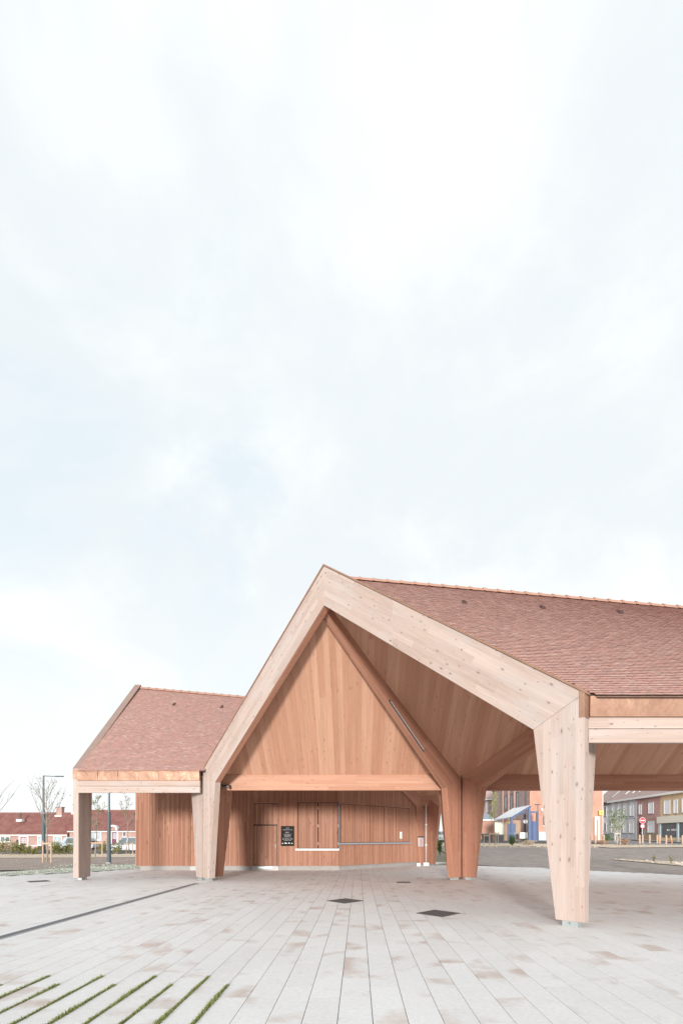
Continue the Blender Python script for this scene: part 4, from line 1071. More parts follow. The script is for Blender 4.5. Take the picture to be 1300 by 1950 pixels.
# shrubs
random.seed(3)
spec = [(6, 46.5, 1.0, 1.75, 'tall olive green shrub at the far left of the mulch strip'), (22, 46.8, 1.0, 1.5, 'olive shrub below the small window of the low house'), (37, 47, .9, 1.2, 'olive shrub in front of the brick house wall left of its magenta door'), (49, 47, .8, 1.0, 'low olive shrub in front of the magenta door'), (62, 47.2, .8, .75, 'small grey green shrub right of the magenta door'),
        (101, 46.5, .8, 1.25, 'yellow green shrub just left of the tree stakes rail by the low house'), (113, 46.8, .95, 1.3, 'yellow green shrub below the right window of the low house'), (125, 47, .7, 1.1, 'dark green shrub at the corner of the low house'), (138, 47.2, .8, 1.6, 'tall shrub hugging the end column on its left side'),
        (195, 47.5, .85, 1.35, 'yellow green shrub left of the grey lamp post'), (222, 47.5, .95, 1.45, 'yellow green shrub right of the grey lamp post')]
for i, (u, y, r, hh, lb) in enumerate(spec): shrub(gx(u, y), y, r, hh, lb, LEAFO, 100 + i, 700, .065, 'shrubs in the mulch strip')

# parked cars
def car(x, y, rot, paint, label, van=False):
    z0 = h(x, y); t = thing('parked_car', (x, y, z0), label, 'car', 'parked cars'); A = V((math.cos(rot), math.sin(rot), 0)); N = V((-A.y, A.x, 0)); O = V((x, y, z0))
    L_, W_, H_ = (4.3, 1.74, 1.5) if not van else (4.6, 1.8, 1.82)
    prof = [(-L_ / 2, .35), (-L_ / 2 + .1, .22), (L_ / 2 - .12, .22), (L_ / 2, .38), (L_ / 2 - .04, .68), (L_ / 2 - .95, .88), (-L_ / 2 + .10, .96), (-L_ / 2 - .02, .75)]
    m = MB(); m.prism(O - N * W_ / 2, A, Z, N, prof, 0, W_); body = m.build('body', paint, t, bevel=.05)
    cab = [(-L_ / 2 + .12, .955), (L_ / 2 - 1.0, .885), (L_ / 2 - 1.75, H_ - .03), (-L_ / 2 + .9, H_), (-L_ / 2 + .45, H_ - .06)]
    m = MB(); i = len(m.v); k = len(cab)
    for n in (-1, 1):
        for a, b_ in cab: m.v.append(O + A * a + Z * b_ + N * n * (W_ / 2 - .03 - .17 * (b_ - .88) / (H_ - .88)))
    m.f = [tuple(range(k)), tuple(reversed(range(k, 2 * k)))] + [(q, k + q, k + (q + 1) % k, (q + 1) % k) for q in range(k)]
    m.build('cabin', paint, t, bevel=.03)
    for n in (-1, 1):
        for a0, a1, b0, b1 in ((-L_ / 2 + .55, -.12, -L_ / 2 + .95, -.15), (-.04, L_ / 2 - 1.25, -.07, L_ / 2 - 1.78)):
            P = lambda a, z: O + A * a + Z * z + N * n * (W_ / 2 - .022 - .17 * (z - .88) / (H_ - .88))
            m = MB(); m.poly([P(a0, .98), P(a1, .96), P(b1, H_ - .12), P(b0, H_ - .12)]); m.poly([P(a0, .98) - N * n * .01, P(a1, .96) - N * n * .01, P(b1, H_ - .12) - N * n * .01, P(b0, H_ - .12) - N * n * .01]); m.build('side_window', GLASS, t)
    for e, nm in ((1, 'windscreen'), (-1, 'rear_window')):
        a0, z0_, a1, z1_ = (L_ / 2 - 1.08, .95, L_ / 2 - 1.72, H_ - .09) if e > 0 else (-L_ / 2 + .155, 1.02, -L_ / 2 + .42, H_ - .13)
        P = lambda a, z, s: O + A * (a + .03 * e) + Z * (z + .015) + N * s * (W_ / 2 - .12 - .17 * (z - .88) / (H_ - .88))
        m = MB(); m.poly([P(a0, z0_, -1), P(a0, z0_, 1), P(a1, z1_, 1), P(a1, z1_, -1)]); m.build(nm, GLASS, t)
        for s in (-1, 1):
            m = MB(); m.obox(O, A, Z, N, *( (L_ / 2 - .16, L_ / 2 + .01) if e > 0 else (-L_ / 2 - .03, -L_ / 2 + .12) ), .60, .76, s * .66 - .17, s * .66 + .17); m.build('headlight' if e > 0 else 'tail_light', plain('lamp_clear', (.7, .7, .7), .15) if e > 0 else plain('lamp_red', (.35, .03, .03), .2), t, bevel=.02)
    for a in (-L_ / 2 + .78, L_ / 2 - .8):
        for s in (-1, 1):
            c = O + A * a + Z * .31 + N * s * (W_ / 2 - .19)
            m = MB(); m.tube(c, c + N * s * .21, .31, .31, 18); wh = m.build('wheel', plain('tyre', (.03, .03, .032), .8), t)
            m = MB(); m.tube(c + N * s * .211, c + N * s * .222, .19, .17, 14); m.build('rim', ZINC, wh)
    return t
SILV = plain('silver_paint', (.42, .44, .47), .3, .4, var=.02); WPAINT = plain('white_car_paint', (.72, .73, .74), .3, var=.02); DPAINT = plain('dark_car_paint', (.07, .08, .10), .3, .2, var=.02)
cy = 57.0; car(gx(246, cy), cy, R_(184), SILV, 'silver car parked behind the stakes beside the clad wall', True)
cy = 67.6; car(gx(153, cy), cy, R_(0), plain('pale_blue_paint', (.45, .50, .56), .3, .2, var=.02), 'pale blue car parked half hidden behind the end column', True)
cy = 64.0; car(gx(836, cy), cy, R_(20), WPAINT, 'white car glimpsed in the gap beside the middle columns')

# ------------------------------------------------------------------ right: brick works building with lean-to and row houses
BX, BY = 25.0, 69.0; zb = 1.25
bk = thing('brick_building', (30, 72, zb), 'tall orange brick building with narrow dark windows behind the blue porch', 'building')
m = MB(); m.box(BX, 29.0, BY, 88, zb, 10.4); bw = m.build('wall', BR_ORANGE, bk); m = MB(); m.box(29.0, 35.6, BY + .004, 71.5, zb, 8.9); m.build('wall', BR_ORANGE, bk)
m = MB(); m.box(BX - .03, BX - .002, BY + .9, 88, zb, 10.2); m.build('side_wall', BR_PURPLE, bk)
m = MB(); m.prism((BX - .3, BY - .3, 10.4), X, Z, Y, [(0, 0), (4.6, 0), (2.3, 2.2)], 0, 19.6); m.build('roof', PT_BROWN, bk)
m = MB(); m.box(35.6, 35.68, BY - .02, BY + .3, zb, 8.9); m.build('corner_trim', WHITE, bk)
Oside = V((BX - .03, 0, 0)); NX = V((-1, 0, 0))
for u0, u1 in ((1000.5, 1003.5), (983, 987.5), (972, 976), (960.5, 965)):
    ya, yb = BX * F / (u1 - CX), BX * F / (u0 - CX); window(bk, Oside, Y, NX, ya, yb, gz(1541, ya), 8.9, .10, 0, pane=GLASS, fmat=plain('dark_frame', (.08, .07, .065), .6), sill=CONC, lintel=BR_PINK)
for u in (979.5, 957.5, 968.5):
    ya = BX * F / (u - CX); m = MB(); m.box(BX - .22, BX - .02, ya - .3, ya + .3, zb, 10.2); m.build('pilaster', BR_PINK, bk)
m = MB(); window(bk, V((0, BY, 0)), X, NY, gx(1033.5, BY), gx(1037, BY), gz(1572, BY), gz(1546, BY), .08, 0, fmat=MATS['dark_frame'])
m = MB(); m.box(gx(1024, BY), gx(1040, BY), BY - .25, BY - .01, zb, gz(1584, BY)); m.build('plinth', plain('pale_blue_plinth', (.52, .58, .65), .7), bk)
m = MB(); q = at(1032, 1542, BY - .2); m.box(q.x - .2, q.x + .2, BY - .4, BY - .02, q.z - .22, q.z + .22); m.build('wall_lamp', WHITE, bk)
# lean-to porch of blue steel under a grey sheet roof
po = thing('porch', (22.5, 67, zb), 'blue steel lean-to porch with grey sheet roof against the brick building', 'porch')
P1, P2, P3, P4 = at(941, 1561, 66.0), at(972, 1556, 62.5), at(1009, 1533.5, 64.0), at(957, 1540, 70.5)
m = MB(); th = V((0, 0, -.12)); P4 = P1 + (P3 - P2); P4 = V((P4.x, P4.y, P4.z)); m.hexa([P1 + th, P2 + th, P3 + th, P4 + th, P1, P2, P3, P4]); rf = m.build('roof', plain('porch_sheet', (.36, .38, .41), .5, .2, var=.2, scale=2), po)
d = (P3 - P2)
for k in range(9):
    s = k / 8; a = P1.lerp(P2, s) + Z * .02; b2 = P4.lerp(P3, s) + Z * .02; m = MB(); m.tube(a, b2, .05, .05, 5); m.build('roof_rib', plain('porch_rib', (.55, .56, .57), .5), rf)
m = MB(); m.tube(P2 - Z * .14, P3 - Z * .14, .16, .16, 4); m.build('edge_beam', BLUEP, po)
for u, v, y in ((973.5, 1557, 62.6), (1006.5, 1537, 64.0)):
    q = at(u, v, y); m = MB(); m.box(q.x - .14, q.x + .14, y - .14, y + .14, zb - .2, q.z); m.build('post', BLUEP, po)
m = MB(); q0, q1 = at(989, 1551, 63.3), at(1005, 1547, 64.0); m.tube(q0, q1, .08, .08, 6); m.build('brace', BLUEP, po)
m = MB(); q0 = at(941, 1564, 67.5); q1 = at(958.5, 1583, 67.5); m.box(q0.x, q1.x, 67.4, 67.6, q1.z - .6, q0.z - .1); m.build('screen_panel', CREAM, po)
m = MB(); m.box(gx(958.8, 68), gx(991, 68), 67.9, 68.2, zb, gz(1562, 68)); m.build('back_wall', brickm('tan_brick', (.50, .32, .20), (.44, .27, .17), (.45, .38, .3)), po)
for u0, u1 in ((965.5, 972.7), (973.3, 981)):
    m = MB(); m.box(gx(u0, 67.8), gx(u1, 67.8), 67.78, 67.88, zb, gz(1568, 67.8)); d_ = m.build('door', BLUEP, po); m = MB(); m.box(gx(u1, 67.8) - .2, gx(u1, 67.8) - .12, 67.70, 67.77, zb + 1.0, zb + 1.2); m.build('handle', STEEL, d_)
m = MB(); m.box(gx(996.5, BY - .3), gx(1000.5, BY - .3), BY - .35, BY - .15, zb, gz(1549, BY)); m.build('dark_pipe', MATS['dark_frame'], po)
m = MB(); q = at(999.8, 1564.5, BY - .5); m.tube((q.x, q.y, q.z), (q.x, q.y + .08, q.z), .30, .30, 16); m.build('round_sign', WHITE, po)
m = MB(); q = at(994.5, 1590, 66); m.box(q.x - .5, q.x + .5, 65.6, 66.2, q.z - .5, q.z + .35); m.build('white_box', WHITE, po)
gt = thing('gate', (25.6, 66, zb), 'tall blue steel gate and frame at the corner of the brick building', 'gate')
for u in (1008.3, 1022): q = at(u, 1545.5, 66.0); m = MB(); m.box(q.x - .13, q.x + .13, 65.87, 66.13, zb - .25, q.z); m.build('post', BLUEP, gt)
m = MB(); q0, q1 = at(1009.5, 1547.5, 66), at(1021, 1545, 66); m.box(q0.x, q1.x, 65.9, 66.1, q1.z - .22, q1.z); m.build('lintel', BLUEP, gt)
m = MB(); q0, q1 = at(1009.6, 1564, 66), at(1020.8, 1597, 66); m.box(q0.x, q1.x, 65.95, 66.04, zb - .2, q0.z); lf_ = m.build('leaf', BLUEP, gt)
for k in range(6):
    xx = q0.x + (q1.x - q0.x) * (k + .5) / 6; m = MB(); m.box(xx - .02, xx + .02, 65.92, 65.949, zb, q0.z - .05); m.build('rib', plain('blue_rib', (.13, .19, .38), .5), lf_)
# low outbuilding and the mauve house further back on the left of the porch
ob = thing('outbuilding', (19, 75, zb), 'low brick outbuilding with white eave left of the porch', 'building')
m = MB(); m.box(gx(905, 74), gx(943, 74), 74, 79, zb, gz(1563, 74)); m.build('wall', BR_ORANGE, ob)
m = MB(); m.box(gx(905, 74) - .2, gx(943, 74) + .1, 73.7, 74.1, gz(1563, 74), gz(1560.4, 74)); m.build('eave_board', WHITE, ob)
m = MB(); q0, q1 = at(905, 1560.4, 73.7), at(944, 1560.4, 73.7); m.poly([q0, q1, V((q1.x, 79.5, q1.z + 1.4)), V((q0.x, 79.5, q0.z + 1.4))]); m.poly([q0 - Z * .1, q1 - Z * .1, V((q1.x, 79.5, q1.z + 1.3)), V((q0.x, 79.5, q0.z + 1.3))]); m.build('roof', plain('slate_blue_roof', (.33, .37, .42), .6), ob)
mh = thing('house', (24, 100, zb), 'mauve brick house with white windows far behind the low outbuilding', 'house')
O3 = V((0, 98, 0))
m = MB(); m.box(gx(895, 98), gx(962, 98), 98, 107, zb, gz(1522, 98)); m.build('wall', BR_PURPLE, mh)
m = MB(); q0, q1 = at(893, 1524, 97.6), at(963, 1519, 97.6); m.hexa([q0, q1, V((q1.x, 103, 14.5)), V((q0.x, 103, 14.5)), q0 + Z * .2, q1 + Z * .2, V((q1.x, 103, 14.7)), V((q0.x, 103, 14.7))]); m.build('roof', PT_BROWN, mh)
m = MB(); q0, q1 = at(893, 1526, 97.5), at(963, 1521, 97.5); m.hexa([q0, q1, q1 + Y * .2, q0 + Y * .2, q0 + Z * .25, q1 + Z * .25, q1 + Z * .25 + Y * .2, q0 + Z * .25 + Y * .2]); m.build('gutter', WHITE, mh)
for u0, u1 in ((915, 919.5), (924, 928.5), (936, 940), (948.5, 952)): window(mh, O3, X, NY, gx(u0, 98), gx(u1, 98), gz(1546, 98), gz(1526.5, 98), .12, 0, pane=SHUT)

# the street of row houses, fronts in the plane x = 42
FX = 42.0; OX = V((FX, 0, 0)); NXm = V((-1, 0, 0))
def ry(u): return FX * F / (u - CX)
ZS = 1.42; ZEV = EYE + 6.12
def row_house(label, u_far, u_near, mat, base_mat, roofmat=PT_BROWN, ze=ZEV, gut=WHITE):
    ya, yb = ry(u_near), ry(u_far); t = thing('row_house', (FX, (ya + yb) / 2, ZS), label, 'house', 'row houses along the street')
    m = MB(); m.box(FX, FX + 9, ya + .01, yb - .01, ZS - .3, ze); m.build('wall', mat, t)
    m = MB(); m.box(FX - .04, FX - .003, ya + .02, yb - .02, ZS - .3, ZS + 1.0); m.build('base_course', base_mat, t)
    m = MB(); m.hexa([(FX - .35, ya, ze), (FX + 4.6, ya, ze + 3.9), (FX + 4.6, yb, ze + 3.9), (FX - .35, yb, ze), (FX - .35, ya, ze + .18), (FX + 4.6, ya, ze + 4.08), (FX + 4.6, yb, ze + 4.08), (FX - .35, yb, ze + .18)]); r = m.build('roof', roofmat, t)
    m = MB(); m.box(FX - .5, FX - .02, ya, yb, ze - .18, ze + .12); m.build('gutter', gut, t)
    return t, r
def rwin(t, u_far, u_near, v0, v1, vref_u, pane=SHUT, **kw):
    yn, yf = ry(u_near), ry(u_far); yr = ry(vref_u); return window(t, OX, Y, NXm, yn, yf, gz(v1, yr), gz(v0, yr), .07, kw.pop('mull', 0), pane=pane, **kw)
rh, rr = row_house('yellow brick corner shop with cream sign band and large dark shop windows', 1256, 1340, BR_YELLOW, BR_YELLOW)
rwin(rh, 1263.5, 1275, 1524, 1550, 1269, sill=CONC); rwin(rh, 1282, 1289.5, 1522, 1548.5, 1286, sill=CONC); rwin(rh, 1297.5, 1309, 1519, 1547, 1303, sill=CONC); rwin(rh, 1318, 1328, 1517, 1546, 1323, sill=CONC)
m = MB(); m.box(FX - .35, FX - .02, ry(1338), ry(1254), gz(1568, ry(1256)) , gz(1555.5, ry(1256))); m.build('sign_band', CREAM, rh)
zsh = gz(1568, ry(1256)) - .01
for u0, u1 in ((1255, 1259.3), (1290, 1293.5), (1322, 1326)): m = MB(); m.box(FX - .2, FX - .045, ry(u1), ry(u0), ZS - .2, zsh); m.build('shop_pillar', AQUA, rh)
for u0, u1 in ((1259.6, 1289.7), (1293.8, 1321.7)):
    m = MB(); m.box(FX - .12, FX - .05, ry(u1), ry(u0), ZS + .35, zsh); sw = m.build('shop_window', plain('shop_glass', (.15, .165, .175), .15, var=.35, scale=.7, spec=.6), rh)
    m = MB(); random.seed(9)
    yy = ry(u0) - 1.2
    for k in range(7): m.box(FX - .126, FX - .121, yy - .22, yy, zsh - 1.05, zsh - .82 + rnd(-.05, .05)); yy -= .3 + (.3 if k in (1,) else 0)
    m.build('window_lettering', WHITE, sw)
    m = MB(); m.box(FX - .16, FX - .121, ry(u1), ry(u0), ZS - .1, ZS + .33); m.build('stall_riser', BR_YELLOW, rh)
rh, rr = row_house('maroon brick row house with white shuttered windows and dark door', 1212, 1256, BR_MAROON, plain('tan_base', (.38, .30, .23), .8))
rwin(rh, 1215.7, 1221, 1531.5, 1550.5, 1218, sill=CONC, lintel=BR_PINK); rwin(rh, 1234, 1243.7, 1528, 1549, 1239, sill=CONC, lintel=BR_PINK); rwin(rh, 1232.5, 1246, 1563, 1585.5, 1239, sill=CONC, lintel=BR_PINK)
m = MB(); m.box(FX - .06, FX - .042, ry(1221.5), ry(1216.5), ZS, gz(1563, ry(1219))); d_ = m.build('door', plain('dark_door', (.045, .02, .02), .5), rh); m = MB(); m.box(FX - .1, FX - .06, ry(1221.5) + .1, ry(1221.5) + .2, ZS + 1.0, ZS + 1.12); m.build('handle', STEEL, d_)
for u0, u1 in ((1224, 1227.5), ): m = MB(); m.hexa([(FX + .55, ry(u1), ZEV + .9), (FX + 1.5, ry(u1), ZEV + 1.68), (FX + 1.5, ry(u0), ZEV + 1.68), (FX + .55, ry(u0), ZEV + .9), (FX + .55, ry(u1), ZEV + .98), (FX + 1.5, ry(u1), ZEV + 1.76), (FX + 1.5, ry(u0), ZEV + 1.76), (FX + .55, ry(u0), ZEV + .98)]); m.build('skylight', SHUT, rr)
rh, rr = row_house('grey painted row house with four tall upper windows', 1160, 1212, BR_GREY, plain('grey_base', (.52, .55, .58), .8))
for u0, u1 in ((1164.5, 1170.5), (1175.5, 1181.5), (1186.5, 1193), (1198.5, 1206)): rwin(rh, u0, u1, 1536 - (u0 - 1164) * .1, 1554, (u0 + u1) / 2, sill=CONC, lintel=plain('pale_lintel', (.68, .68, .70), .7))
for u0, u1 in ((1163, 1168), (1174, 1180.5), (1186, 1193.5), (1197.5, 1206)): rwin(rh, u0, u1, 1566, 1586, (u0 + u1) / 2, sill=CONC, lintel=MATS['pale_lintel'])
for u in (1161.2, 1172.5, 1183.8, 1195.5, 1210): m = MB(); m.box(FX - .06, FX - .045, ry(u) - .18, ry(u) + .18, ZS - .2, ZEV - .2); m.build('pilaster', MATS['grey_base'], rh)
m = MB(); m.box(FX - .08, FX - .046, ry(1211.8), ry(1160.3), gz(1559.5, ry(1190)), gz(1557, ry(1190))); m.build('string_course', MATS['grey_base'], rh)
for u0 in (1181, 1194, 1206):
    m = MB(); ya, yb = ry(u0 + 2.6), ry(u0 + .5); m.hexa([(FX + .6, ya, ZEV + .95), (FX + 1.7, ya, ZEV + 1.85), (FX + 1.7, yb, ZEV + 1.85), (FX + .6, yb, ZEV + .95), (FX + .6, ya, ZEV + 1.03), (FX + 1.7, ya, ZEV + 1.93), (FX + 1.7, yb, ZEV + 1.93), (FX + .6, yb, ZEV + 1.03)]); m.build('skylight', WHITE, rr)
rh, rr = row_house('white painted row house at the end of the visible street', 1128, 1160, BR_WHITE, plain('slate_base', (.24, .25, .28), .8), PT_BROWN, ZEV - .15, MATS['dark_frame'])
for u0, u1 in ((1133, 1137), (1141, 1144.5), (1149, 1153.5)): rwin(rh, u0, u1, 1536, 1554, (u0 + u1) / 2, pane=GLASS, sill=CONC); rwin(rh, u0, u1, 1567, 1583, (u0 + u1) / 2, pane=GLASS, sill=CONC)
m = MB(); ya, yb = ry(1159.4), ry(1157); m.hexa([(FX + .6, ya, ZEV + .8), (FX + 1.8, ya, ZEV + 1.8), (FX + 1.8, yb, ZEV + 1.8), (FX + .6, yb, ZEV + .8), (FX + .6, ya, ZEV + .88), (FX + 1.8, ya, ZEV + 1.88), (FX + 1.8, yb, ZEV + 1.88), (FX + .6, yb, ZEV + .88)]); m.build('skylight', WHITE, rr)
# yellow projecting sign and cream doorway on the edge of the brick building
m = MB(); q0, q1 = at(1139.5, 1543.5, 68.6), at(1147.5, 1552, 68.6); m.box(q0.x, q1.x, 68.5, 68.7, q1.z, q0.z)
ys = thing('projecting_sign', (q0.x, 68.6, q1.z), 'yellow projecting sign high on the brick building corner', 'sign'); m.build('panel', plain('sign_yellow', (.80, .60, .20), .5), ys)
m = MB(); m.box(q0.x + .22, q0.x + .42, 68.485, 68.499, q1.z + .2, q1.z + .42); m.build('emblem', plain('sign_olive', (.30, .26, .08), .5), ys)
cd = thing('entrance_frame', (34.8, 68.8, zb), 'cream painted doorway at the right corner of the brick building', 'doorway')
q0, q1 = at(1131, 1555, 68.7), at(1140.5, 1600, 68.7); m = MB(); m.box(q0.x, q0.x + .25, 68.6, 68.95, zb, q0.z); m.box(q1.x - .25, q1.x, 68.6, 68.95, zb, q0.z); m.box(q0.x + .25, q1.x - .25, 68.6, 68.95, q0.z - .45, q0.z); m.build('surround', CREAM, cd)
m = MB(); m.box(q0.x + .26, q1.x - .26, 68.8, 68.9, zb, q0.z - .46); m.build('door', plain('tan_door', (.48, .40, .30), .6), cd)

# street furniture on the right
def bin_(u, v0, v1, y, w_, label):
    x = gx(u, y); z0 = h(x, y); hh = max(1.0, (v1 - v0) / F * y); t = thing('waste_container', (x, y, z0), label, 'waste bin', 'wheeled waste containers')
    m = MB(); a, b_ = w_ / 2 * .86, w_ / 2; m.hexa([(x - a, y - .4, z0 + .18), (x + a, y - .4, z0 + .18), (x + a, y + .4, z0 + .18), (x - a, y + .4, z0 + .18), (x - b_, y - .5, z0 + hh * .82), (x + b_, y - .5, z0 + hh * .82), (x + b_, y + .5, z0 + hh * .82), (x - b_, y + .5, z0 + hh * .82)]); m.build('tub', plain('bin_grey', (.075, .08, .08), .6), t, bevel=.03)
    m = MB(); m.box(x - b_ - .04, x + b_ + .04, y - .54, y + .5, z0 + hh * .83, z0 + hh); m.build('lid', plain('bin_lid', (.12, .13, .125), .6), t, bevel=.05)
    for s in (-1, 1): m = MB(); m.tube((x + s * a * .8, y - .42, z0 + .1), (x + s * a * .8, y - .34, z0 + .1), .1, .1, 10); m.build('wheel', IRON, t)
bin_(927, 1581, 1597, 63, 1.25, 'grey waste container left of the porch, nearest the middle columns'); bin_(949, 1583, 1597, 63.5, 1.0, 'dark waste container under the white screen of the porch')
rowl = thing('street_lamp', (gx(1023, 63), 63, h(gx(1023, 63), 63)), 'thin black street lamp with flat top beside the blue gate', 'street lamp')
xq = gx(1023.3, 63); m = MB(); m.tube((xq, 63, .9), (xq, 63, gz(1533, 63)), .07, .05, 8); m.build('pole', IRON, rowl)
m = MB(); m.box(xq - .32, xq + .32, 62.85, 63.15, gz(1533, 63), gz(1532, 63) + .03); m.build('lamp_head', IRON, rowl)
# wooden bollards
by = 58.0
bol = thing('bollard', (gx(1217, by), by, h(gx(1217, by), by)), 'pale wooden bollard farthest left, before the dark door of the maroon house', 'bollard', 'wooden bollards along the street')
x, z0 = gx(1217, by), h(gx(1217, by), by)
m = MB(); m.tube((x, by, z0 - .1), (x, by, z0 + 1.0), .11, .11, 10); m.build('post', STAKE, bol); m = MB(); m.tube((x, by, z0 + 1.0), (x, by, z0 + 1.1), .11, .05, 10); m.build('cap', STAKE, bol)
for u, y, lb in ((1222.5, 58.2, 'pale wooden bollard at the foot of the round red sign'), (1236, 57.8, 'pale wooden bollard before the lower window of the maroon house'), (1250.5, 57.5, 'pale wooden bollard, left of the two at the joint of maroon and yellow houses'),
                 (1255, 57.3, 'pale wooden bollard, right of the two at the joint of maroon and yellow houses'), (1267.5, 56.4, 'pale wooden bollard before the left part of the shop window'), (1298.5, 55.5, 'pale wooden bollard nearest the right edge before the shop'),
                 (1149, 57.5, 'pale wooden bollard left of the birch like tree'), (1133, 56.5, 'pale wooden bollard just right of the tall front column')):
    c = copy_tree(bol); xx = gx(u, y); c.location = (xx, y, h(xx, y)); c['label'] = lb
pk = thing('bent_post', (gx(1277.5, 57), 57, h(gx(1277.5, 57), 57)), 'tapered orange wooden post before the middle of the shop window', 'post')
x, z0 = gx(1276, 57), h(gx(1276, 57), 57); m = MB(); m.tube((x, 57, z0 + 1.0), (x + .08, 57, z0 + .5), .10, .09, 8); m.build('upper_leg', STAKE, pk); m = MB(); m.tube((x + .08, 57, z0 + .5), (x + .18, 57, z0 - .05), .09, .06, 8); m.build('lower_leg', plain('orange_wood', (.56, .26, .13), .7), pk)
# no entry sign
sy = 58.6; sx = gx(1221.8, sy); z0 = h(sx, sy); ns = thing('road_sign', (sx, sy, z0), 'round red no entry sign over a small round sign on a grey pole', 'road sign')
m = MB(); m.tube((sx, sy, z0 - .1), (sx, sy, gz(1556, sy)), .04, .04, 8); m.build('pole', ZINC, ns)
RED = plain('sign_red', (.62, .05, .07), .5, var=.03); zc = gz(1562.5, sy); r = .38
m = MB(); m.tube((sx, sy - .05, zc), (sx, sy - .07, zc), r, r, 24); dsk = m.build('disc', WHITE, ns); m = MB(); m.tube((sx, sy - .07, zc), (sx, sy - .078, zc), r * .9, r * .9, 24); m.build('red_field', RED, dsk)
m = MB(); m.box(sx - r * .65, sx + r * .65, sy - .086, sy - .079, zc - r * .15, zc + r * .15); m.build('white_bar', WHITE, dsk)
zc = gz(1573.2, sy); r = .30; m = MB(); m.tube((sx, sy - .05, zc), (sx, sy - .07, zc), r, r, 20); dsk = m.build('disc', RED, ns); m = MB(); m.tube((sx, sy - .07, zc), (sx, sy - .078, zc), r * .7, r * .7, 20); m.build('white_field', WHITE, dsk)
m = MB(); m.box(sx + .1, sx + .38, sy - .02, sy + .25, gz(1592, sy), gz(1580, sy)); m.build('cabinet', IRON, ns)

# planting on the right
ty = 56.0; young_tree(gx(1174, ty), ty, 4.0, 'birch like young tree with green leaves and white stems', LEAFG, 1.15, 51, BIRCH, leaves=4, clear=.2, nb=16, lsize=.085, upright=1.2, radius=.05, stems=3)
t = stakes(gx(1174, ty), ty - .1, 'white stakes leaning at the birch like tree', 1.5, .32)
for c in t.children: c.data.materials.clear(); c.data.materials.append(BIRCH)
ty = 55.0; young_tree(gx(941, ty), ty, gz(1507, ty) - h(gx(941, ty), ty), 'slender young tree with fresh yellow green leaves before the porch', leafm('fresh_leaf', (.36, .40, .12), (.28, .33, .09)), 1.2, 61, leaves=5, clear=.34, nb=18, lsize=.085, upright=1.6, radius=.05)
stakes(gx(941, ty), ty, 'three pale stakes round the fresh green tree before the porch', 1.5, .55, 3)
stakes(gx(926, 53), 53, 'two thin stakes in the bed near the middle columns', 1.3, .3)
shrub(gx(975, 51), 51, .62, 1.15, 'round bright green bush in front of the blue porch', LEAFG, 71, 1500, .06)
shrub(gx(1153, 60), 60, .9, 1.3, 'dark green shrub before the white row house', LEAFG, 72, 500, .07)
shrub(gx(837, 36), 36, .45, 1.5, 'upright green shrub in the gap between rear and middle columns', LEAFG, 73, 700, .06)
shrub(gx(1188, 53), 53, .8, .9, 'russet dry shrub right of the birch like tree', REDDY, 74, 600, .06)
shrub(gx(1145, 54), 54, .9, .55, 'low pinkish dry plants left of the birch like tree', REDDY, 75, 500, .06)
shrub(gx(1003, 54), 54, 1.1, .5, 'low straw coloured plants right of the round green bush', plain('straw_leaf', (.52, .42, .30), .8), 76, 500, .07)
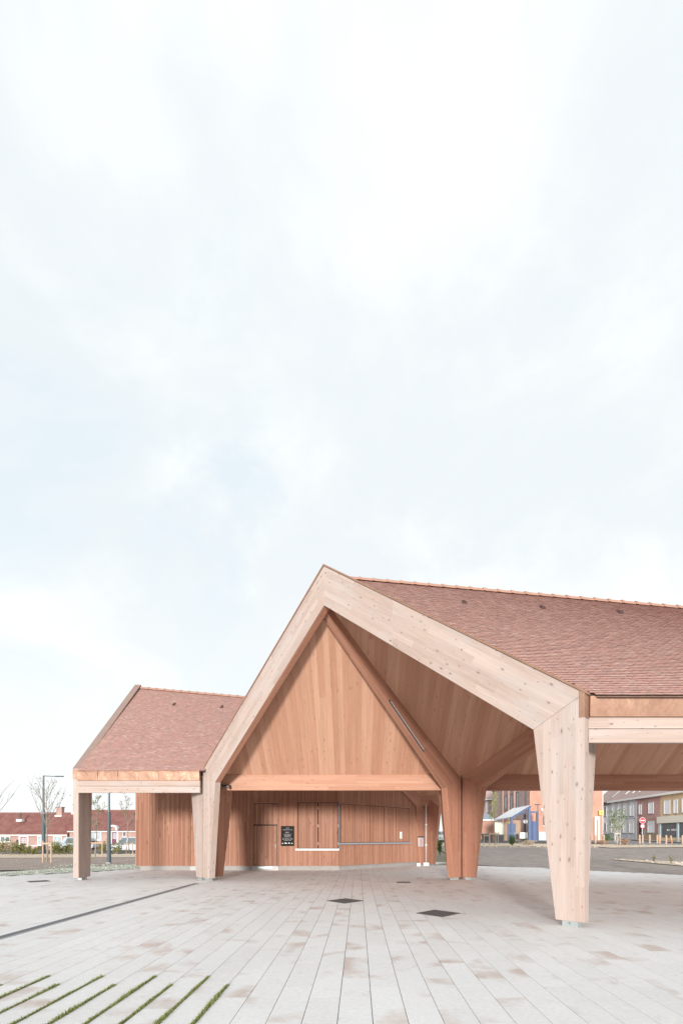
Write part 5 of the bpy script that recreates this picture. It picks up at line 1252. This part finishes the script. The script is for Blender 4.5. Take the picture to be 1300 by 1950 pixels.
# pale stony bank in the grey lot
strip('stone_bank', STRAW, [(17.0, 31.9), (18.9, 25.4), (26, 26.0), (17.4, 32.2)], .03, 20, 6)
random.seed(77)
stn = [plain('pale_stone', (.58, .53, .46), .9, var=.2, scale=5), plain('tan_stone', (.46, .38, .30), .9, var=.2, scale=5)]
st_me = []
for k in range(4):
    m = MB(); a = [(rnd(.7, 1.1), 2 * math.pi * q / 7) for q in range(7)]
    m.v = [V((r * math.cos(t), r * math.sin(t), -.3)) for r, t in a] + [V((r * .85 * math.cos(t + .2), r * .85 * math.sin(t + .2), .25 + rnd(0, .2))) for r, t in a] + [V((rnd(-.2, .2), rnd(-.2, .2), .62))]
    m.f = [(q, (q + 1) % 7, 7 + (q + 1) % 7, 7 + q) for q in range(7)] + [(7 + q, 7 + (q + 1) % 7, 14) for q in range(7)]
    st_me.append(m.mesh('stone', stn[k % 2], 'none'))
for k in range(70):
    s = random.random() ** .7; q = V((17.1, 31.9, 0)).lerp(V((18.9, 25.6, 0)), s).lerp(V((17.4, 32.2, 0)).lerp(V((25, 26.2, 0)), s), rnd(.03, .8)); x, y = q.x, q.y; r = rnd(.05, .13)
    o = bpy.data.objects.new('stone', st_me[k % 4]); C.objects.link(o); o.location = (x, y, h(x, y) + .03); o.scale = (r, r, r * .8); o.rotation_euler = (0, 0, rnd(0, 6))
    tag(o, 'loose %s stone lying on the low bank in the grey lot' % ('whitish' if k % 2 == 0 else 'tan'), 'stone', 'loose %s stones on the bank' % ('whitish' if k % 2 == 0 else 'tan'))
for i, (u, y, lb) in enumerate(((1244, 29.2, 'small yellow green seedling, left of the two on the stony bank'), (1277, 28.6, 'small yellow green seedling, right of the two on the stony bank'))):
    shrub(gx(u, y), y, .2, .55, lb, LEAFO, 80 + i, 120, .035, name='seedling')
# clods and pebbles on the bare ground
def clods(name, mat, fn, n, s0, s1):
    m = MB()
    for _ in range(n):
        x, y = fn(); z = h(x, y); r = rnd(s0, s1); a = rnd(0, 6); k = len(m.v)
        m.v += [V((x + r * math.cos(a + q * 1.57) * rnd(.7, 1.2), y + r * math.sin(a + q * 1.57) * rnd(.7, 1.2), z - .02)) for q in range(4)] + [V((x, y, z + r * rnd(.4, .8)))]
        m.f += [(k + q, k + (q + 1) % 4, k + 4) for q in range(4)]
    tag(m.build(name, mat, None, 'none'), kind='stuff')
def soil_pt():
    while True:
        y = rnd(25, 44); x = rnd(-36, -11.8)
        if not inside(x, y): return x, y
clods('soil_clods', SOIL, soil_pt, 3000, .012, .04)
def lot_pt():
    while True:
        y = rnd(20, 48); x = rnd(7, 34)
        if not inside(x, y): return x, y
clods('gravel', LOT, lot_pt, 2500, .008, .03)
clods('mulch_chips', STRAW, lambda: (rnd(-45, -11), rnd(45, 50)), 1500, .03, .10)
clods('bed_stones', STRAW, lambda: (rnd(10, 37), rnd(49, 54.5)), 1500, .03, .14)
